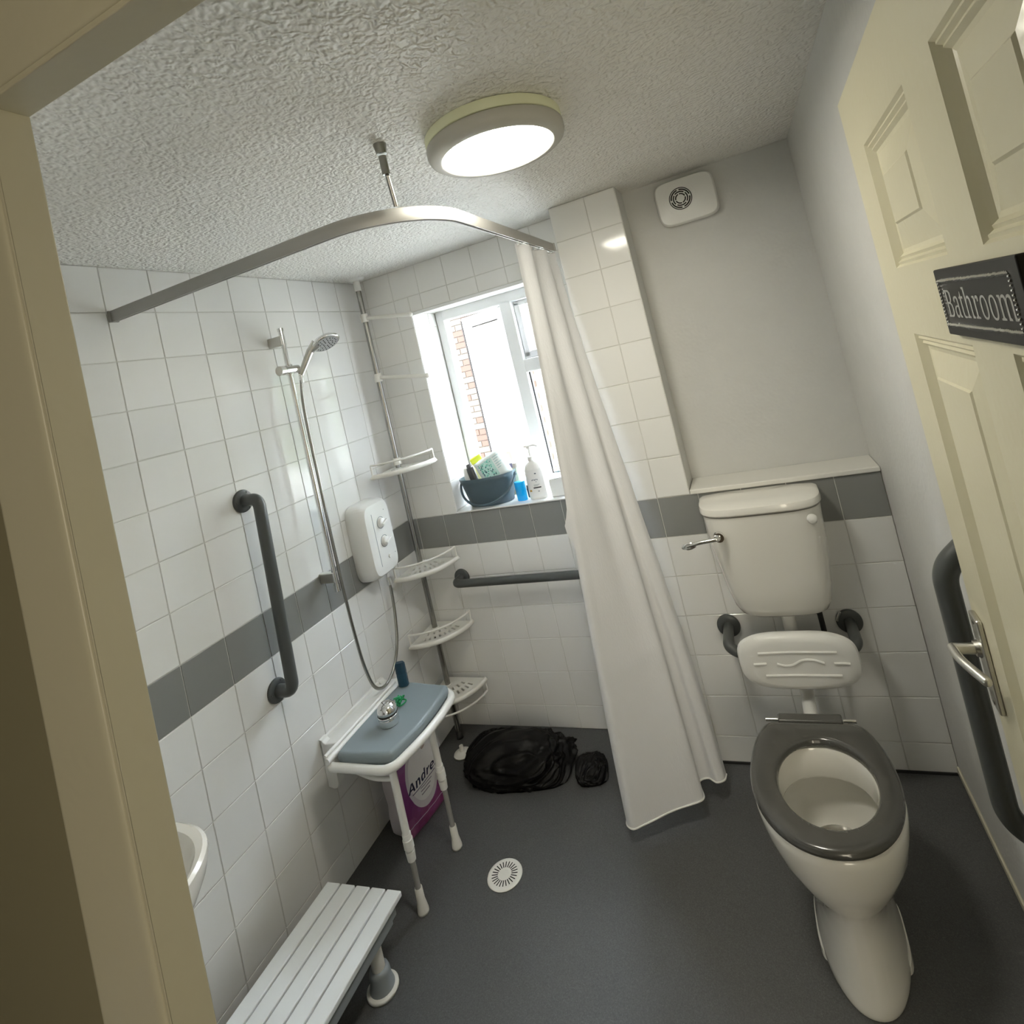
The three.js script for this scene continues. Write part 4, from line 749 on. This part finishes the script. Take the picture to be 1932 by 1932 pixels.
{
  const g = thing('cistern', 'white toilet cistern on the tiled wall with a chrome lever', 'cistern', 1.611, 0, ZB + 0.0006);
  const n = 72, ring = (a, d, y, e = 0.5) => { const o = []; for (let i = 0; i < n; i++) { const t = i / n * 6.28318, c = Math.cos(t), s = Math.sin(t); const f = s > 0; o.push(V(Math.sign(c) * Math.abs(c) ** (f ? e : 0.18) * a, y, f ? 0.03 + (d - 0.03) * s ** e : 0.03 - 0.03 * Math.abs(s) ** 0.3)); } return o; };
  const wq = [[0.602, 0.103, 0.105], [0.6066, 0.123, 0.128], [0.6205, 0.144, 0.146], [0.6459, 0.156, 0.158], [0.7036, 0.168, 0.167], [0.7729, 0.1765, 0.172], [0.8537, 0.186, 0.177], [0.9346, 0.1905, 0.181], [0.9705, 0.193, 0.182]];
  P('tank', loft(wq.map(([y, a, d]) => ring(a, d, y))), mat.ceramic, g);
  P('lid', loft([ring(0.186, 0.178, 0.9755), ring(0.194, 0.186, 0.976), ring(0.1985, 0.1905, 0.981), ring(0.1985, 0.1905, 0.993), ring(0.196, 0.188, 1.001), ring(0.186, 0.178, 1.0055), ring(0.13, 0.12, 1.008)]), mat.ceramic, g);
  const lv = P('lever', [RX(cyl(0.016, 0.018, 0.014), Math.PI / 2).translate(-0.142, 0.915, 0.19), bend([V(-0.142, 0.915, 0.19), V(-0.142, 0.915, 0.208), V(-0.20, 0.912, 0.214), V(-0.248, 0.904, 0.214)], 0.0065, 0.015, 50, 14)], mat.chrome, g);
  P('lever_paddle', T(RZ(loft([oval(0, -0.0025, 0, 0.022, 0.009, 0.009, 28), oval(0, 0, 0, 0.026, 0.012, 0.012, 28), oval(0, 0.0025, 0, 0.022, 0.009, 0.009, 28)]).rotateX(Math.PI / 2), 0.12), -0.243, 0.903, 0.216), mat.chrome, lv);
  P('cap_plug', RX(lathe([[0, 0.008], [0.010, 0.007], [0.015, 0.003], [0.016, -0.004]], 28), Math.PI / 2).translate(0.152, 0.94, 0.176), mat.plastic, g);
  P('supply_pipe', [rod(V(0.105, 0.62, 0.05), V(0.105, 0.40, 0.05), 0.009, 14)], mat.dark, g);
  P('isolating_valve', [rod(V(0.105, 0.405, 0.05), V(0.105, 0.36, 0.05), 0.0125, 6), rod(V(0.152, 0.535, 0.03), V(0.168, 0.565, 0.03), 0.004, 10)], mat.satin, g);
}
{
  const g = thing('back_support', 'white padded backrest on two dark grey wall arms behind the toilet seat', 'backrest');
  const yA = 0.518, yP = 0.487, zP = 0.325;
  for (const x of [1.404, 1.8017]) {
    const a = P('arm', bend([V(x, yA, ZB + 0.012), V(x, yA - 0.004, 0.30), V(x + (x < 1.6 ? 0.05 : -0.05), yP, 0.30)], 0.0185, 0.045, 50, 20), mat.greyRail, g);
    P('arm_flange', flange(V(x, yA, ZB + 0.0006), V(0, 0, 1), 0.041), mat.greyRail, a);
  }
  P('cross_bar', rod(V(1.45, yP, 0.30), V(1.755, yP, 0.30), 0.0185), mat.greyRail, g);
  const n = 80, ring = (k, z, kh = k) => { const o = []; for (let i = 0; i < n; i++) { const t = i / n * 6.28318, c = Math.cos(t), s = Math.sin(t); o.push(V(1.615 + Math.sign(c) * Math.abs(c) ** 0.62 * (0.183 - 0.08 + 0.08 * k - (1 - k) * 0.08), yP + Math.sign(s) * Math.abs(s) ** 0.62 * (0.092 - (1 - k) * 0.08) - 0.005 * Math.cos((t - Math.PI * 1.5)) * 0, z)); } return o; };
  const pad = P('pad', loft([ring(0.82, zP - 0.012), ring(0.95, zP - 0.008), ring(1, zP + 0.004), ring(0.97, zP + 0.018), ring(0.86, zP + 0.028), ring(0.72, zP + 0.031), ring(0.4, zP + 0.031), ring(0.02, zP + 0.031)]), mat.plastic, g);
  const zr = zP + 0.031, ridge = (p) => new THREE.TubeGeometry(new THREE.CatmullRomCurve3(p), 40, 0.0042, 8, false);
  P('ridge', ridge([V(1.5, yP + 0.036, zr), V(1.6, yP + 0.039, zr), V(1.735, yP + 0.036, zr)]), mat.plastic, pad);
  P('ridge', ridge([V(1.51, yP - 0.038, zr), V(1.6, yP - 0.036, zr), V(1.735, yP - 0.038, zr)]), mat.plastic, pad);
  P('ridge', ridge([V(1.48, yP, zr), V(1.5, yP + 0.001, zr), V(1.52, yP + 0.002, zr)]), mat.plastic, pad);
  P('ridge', ridge([V(1.72, yP + 0.001, zr), V(1.745, yP + 0.001, zr), V(1.765, yP - 0.001, zr)]), mat.plastic, pad);
  P('ridge', ridge([V(1.552, yP + 0.001, zr), V(1.575, yP - 0.005, zr), V(1.6, yP - 0.002, zr), V(1.63, yP + 0.012, zr), V(1.66, yP + 0.013, zr), V(1.692, yP + 0.002, zr)]), mat.plastic, pad);
}

// ------------------------------------------------------------------ things on the window sill
const SY = WY0 + 0.0008;
{
  const g = thing('bucket', 'slate blue plastic bucket filled with toiletries on the sill', 'bucket', 0.436, SY, -0.086), k = 0.62;
  const o = (y, a) => oval(0, y, 0, a, a * k, a * k, 56, 2.2);
  P('bowl', loft([o(0.0004, 0.108), o(0.004, 0.112), o(0.06, 0.124), o(0.118, 0.138), o(0.118, 0.143), o(0.135, 0.1455), o(0.138, 0.144), o(0.137, 0.139), o(0.12, 0.135), o(0.06, 0.12), o(0.008, 0.108)], { crease: 0.8 }), mat.bucket, g);
  const hp = []; for (let i = 0; i <= 24; i++) { const t = i / 24 * Math.PI; hp.push(V(Math.cos(t) * -0.146, 0.118 - Math.sin(t) * 0.102, Math.sin(t) * 0.088)); }
  P('handle', new THREE.TubeGeometry(new THREE.CatmullRomCurve3(hp), 60, 0.0055, 10, false).scale(1, 1, 1.12), mat.bucket, g);
  for (const x of [0.145, -0.145]) P('handle_lug', T(new THREE.SphereGeometry(0.0095, 14, 10), x, 0.118, 0), mat.bucket, g);
}
const bottleOval = (a, d, ys) => loft(ys.map(([y, k]) => oval(0, y, 0, a * k, d * k, d * k, 36, 2.4)));
{
  const g = thing('white_tub', 'plain white round-shouldered tub at the left of the bucket', 'tub', 0.352, SY + 0.012, -0.075);
  P('tub', lathe([[0, 0.0003], [0.026, 0.0003], [0.0285, 0.004], [0.0285, 0.16], [0.026, 0.172], [0.018, 0.178], [0, 0.179]], 36), mat.plastic, g);
}
{
  const g = thing('yellow_bottle', 'bottle with a bright yellow angled cap behind the white tub', 'bottle', 0.372, SY + 0.012, -0.125, 0.4);
  P('bottle', bottleOval(0.03, 0.018, [[0.0003, 0.9], [0.005, 1], [0.15, 1], [0.17, 0.8], [0.176, 0.5]]), M(lin(0.70, 0.66, 0.35), { roughness: 0.35 }), g);
  P('cap', [RZ(new RoundedBoxGeometry(0.058, 0.028, 0.028, 2, 0.005), 0.35).translate(0.004, 0.197, 0), T(cyl(0.012, 0.012, 0.02), 0, 0.181, 0)], M(lin(0.55, 0.58, 0.03), { roughness: 0.35 }), g);
}
{
  const g = thing('dark_bottle', 'dark grey bottle leaning between the white tub and the wipes', 'bottle', 0.408, SY + 0.012, -0.05); g.rotation.z = 0.2;
  P('bottle', bottleOval(0.02, 0.014, [[0.0003, 0.9], [0.004, 1], [0.16, 1], [0.178, 0.9], [0.181, 0.7]]), M(lin(0.07, 0.072, 0.075), { roughness: 0.35 }), g);
  P('cap', T(cyl(0.012, 0.014, 0.014), 0, 0.1885, 0), M(lin(0.10, 0.10, 0.10), { roughness: 0.4 }), g);
}
{
  const print = canvasTex(512, 384, (c, w, h) => {
    c.fillStyle = '#e6efee'; c.fillRect(0, 0, w, h); let sd = 77; const r = () => { sd = (sd * 1103515245 + 12345) & 0x7fffffff; return sd / 0x7fffffff; };
    c.fillStyle = '#bfe3dc'; c.fillRect(70, 60, 260, 270);
    for (let i = 0; i < 90; i++) { c.fillStyle = ['#58b9a6', '#2f6f6c', '#8fd6c6', '#35566a'][Math.floor(r() * 4)]; const x = 70 + r() * 240, y = 60 + r() * 250; c.beginPath(); c.ellipse(x, y, 5 + r() * 11, 4 + r() * 7, r() * 3, 0, 7); c.fill(); }
    c.fillStyle = '#9fc9cc'; for (let i = 0; i < 6; i++) c.fillRect(350, 70 + i * 34, 110 - (i % 3) * 22, 9);
  });
  const g = thing('wipes_packet', 'white packet of wipes with teal spots propped up in the bucket', 'packet', 0.49, SY + 0.168, -0.06); g.rotation.set(-0.15, 0.12, 0.42);
  const geo = new THREE.BoxGeometry(0.15, 0.125, 0.045, 24, 20, 6), p = geo.attributes.position;
  for (let i = 0; i < p.count; i++) { const x = p.getX(i) / 0.15, y = p.getY(i) / 0.125; const k = Math.max(0.12, 1 - Math.pow(Math.abs(x) * 2, 6)) * Math.max(0.3, 1 - Math.pow(Math.abs(y) * 2, 8) * 0.6); p.setZ(i, p.getZ(i) * k + (vnoise(x * 9 + 20, y * 9 + 20, 256, 91) - 0.5) * 0.003); }
  geo.computeVertexNormals(); P('packet', geo, M(lin(1, 1, 1), { map: print, roughness: 0.35 }), g);
}
{
  const g = thing('pale_bottle', 'pale yellow bottle with a dark label behind the wipes packet', 'bottle', 0.556, SY + 0.012, -0.128, 0.2);
  P('bottle', bottleOval(0.028, 0.018, [[0.0003, 0.9], [0.005, 1], [0.15, 1], [0.185, 0.85], [0.205, 0.45], [0.208, 0.3]]), M(lin(0.66, 0.68, 0.50), { roughness: 0.35 }), g);
  P('label', loft([oval(0, 0.13, 0, 0.0284, 0.0184, 0.0184, 36, 2.4), oval(0, 0.152, 0, 0.0284, 0.0184, 0.0184, 36, 2.4)], { capTop: false, capBottom: false }), M(lin(0.13, 0.10, 0.17), { roughness: 0.4 }), g);
}
{
  const g = thing('blue_bottle', 'clear bottle of bright blue liquid standing by the bucket', 'bottle', 0.612, SY, -0.045);
  P('bottle', bottleOval(0.027, 0.017, [[0.0003, 0.92], [0.004, 1], [0.115, 1], [0.135, 0.86], [0.147, 0.5], [0.154, 0.42]]), M(lin(0.92, 0.97, 0.98), { roughness: 0.08, transmission: 1, thickness: 0 }), g);
  P('liquid', bottleOval(0.0255, 0.0155, [[0.0015, 0.93], [0.004, 1], [0.088, 1]]), M(lin(0.0, 0.60, 0.95), { roughness: 0.15, transmission: 0.35, thickness: 0 }), g);
  P('cap', T(cyl(0.0125, 0.0135, 0.022), 0, 0.1655, 0), mat.plastic, g);
}
{
  const g = thing('green_pot', 'tiny dark green pot between the blue liquid and the pump bottle', 'pot', 0.637, SY, -0.088);
  P('pot', lathe([[0, 0.0003], [0.012, 0.0003], [0.0135, 0.004], [0.0135, 0.04], [0.011, 0.044], [0, 0.045]], 28), M(lin(0.01, 0.05, 0.05), { roughness: 0.4 }), g);
  P('lid', T(cyl(0.0125, 0.0125, 0.012), 0, 0.0515, 0), mat.dark, g);
}
{
  const print = canvasTex(256, 512, (c, w, h) => {
    c.fillStyle = '#e4e4e2'; c.fillRect(0, 0, w, h); c.fillStyle = '#5b6672'; c.font = 'italic 40px serif';
    for (let i = 0; i < 5; i++) c.fillRect(96 + i * 15, 186 - (i % 2) * 6, 9, 22); c.beginPath(); c.arc(150, 80, 12, 0, 7); c.fill(); c.beginPath(); c.arc(140, 232, 6, 0, 7); c.fill();
    c.fillStyle = '#24262a'; c.fillRect(100, 330, 96, 22); c.fillStyle = '#9a9fa4'; for (let i = 0; i < 3; i++) c.fillRect(110, 280 + i * 15, 70 - i * 14, 6); c.beginPath(); c.arc(150, 410, 12, 0, 7); c.fill();
    c.fillStyle = '#b08a3a'; c.fillRect(22, 372, 44, 34);
  });
  const g = thing('pump_bottle', 'tall white lotion bottle with a pump top on the sill', 'bottle', 0.694, SY, -0.05, 0.12);
  const ys = [[0.0003, 0.92], [0.005, 1], [0.09, 1.0], [0.13, 0.94], [0.155, 0.8], [0.168, 0.55], [0.172, 0.34]];
  P('bottle', bottleOval(0.044, 0.024, ys), mat.plastic, g);
  const lab = new THREE.CylinderGeometry(1, 1, 0.125, 40, 1, true, -0.95, 1.9); { const p = lab.attributes.position; for (let i = 0; i < p.count; i++) { const x = p.getX(i), z = p.getZ(i), c = x, s = z; p.setX(i, Math.sign(c) * Math.abs(c) ** (2 / 2.4) * 0.0445); p.setZ(i, Math.sign(s) * Math.abs(s) ** (2 / 2.4) * 0.0245); } lab.computeVertexNormals(); }
  P('label', T(lab, 0, 0.074, 0), M(lin(1, 1, 1), { map: print, roughness: 0.4 }), g);
  const pm = P('pump', [T(cyl(0.0145, 0.015, 0.02), 0, 0.183, 0), T(cyl(0.005, 0.005, 0.04), 0, 0.212, 0)], mat.plastic, g);
  P('pump_head', [T(cyl(0.011, 0.011, 0.012), 0, 0.236, 0), bend([V(-0.018, 0.241, 0), V(0.03, 0.243, 0.004), V(0.042, 0.236, 0.006)], 0.0045, 0.01, 24, 10)], mat.plastic, pm);
}
{
  const g = thing('clear_cup', 'clear plastic cup behind the pump bottle by the curtain', 'cup', 0.762, SY, -0.12);
  P('cup', lathe([[0, 0.0004], [0.026, 0.0004], [0.034, 0.105], [0.033, 0.105], [0.0252, 0.002], [0, 0.002]], 36), mat.glass, g);
}
{
  const g = thing('soap_box', 'small white carton at the curtain end of the sill', 'carton', 0.795, SY, -0.055, 0.1);
  P('carton', T(new RoundedBoxGeometry(0.07, 0.078, 0.045, 2, 0.003), 0, 0.0393, 0), mat.plastic, g);
  P('carton_flap', T(RZ(new THREE.BoxGeometry(0.066, 0.001, 0.04), 0.04), 0, 0.0805, 0), mat.plastic, g);
}

renderer.render(scene, camera);
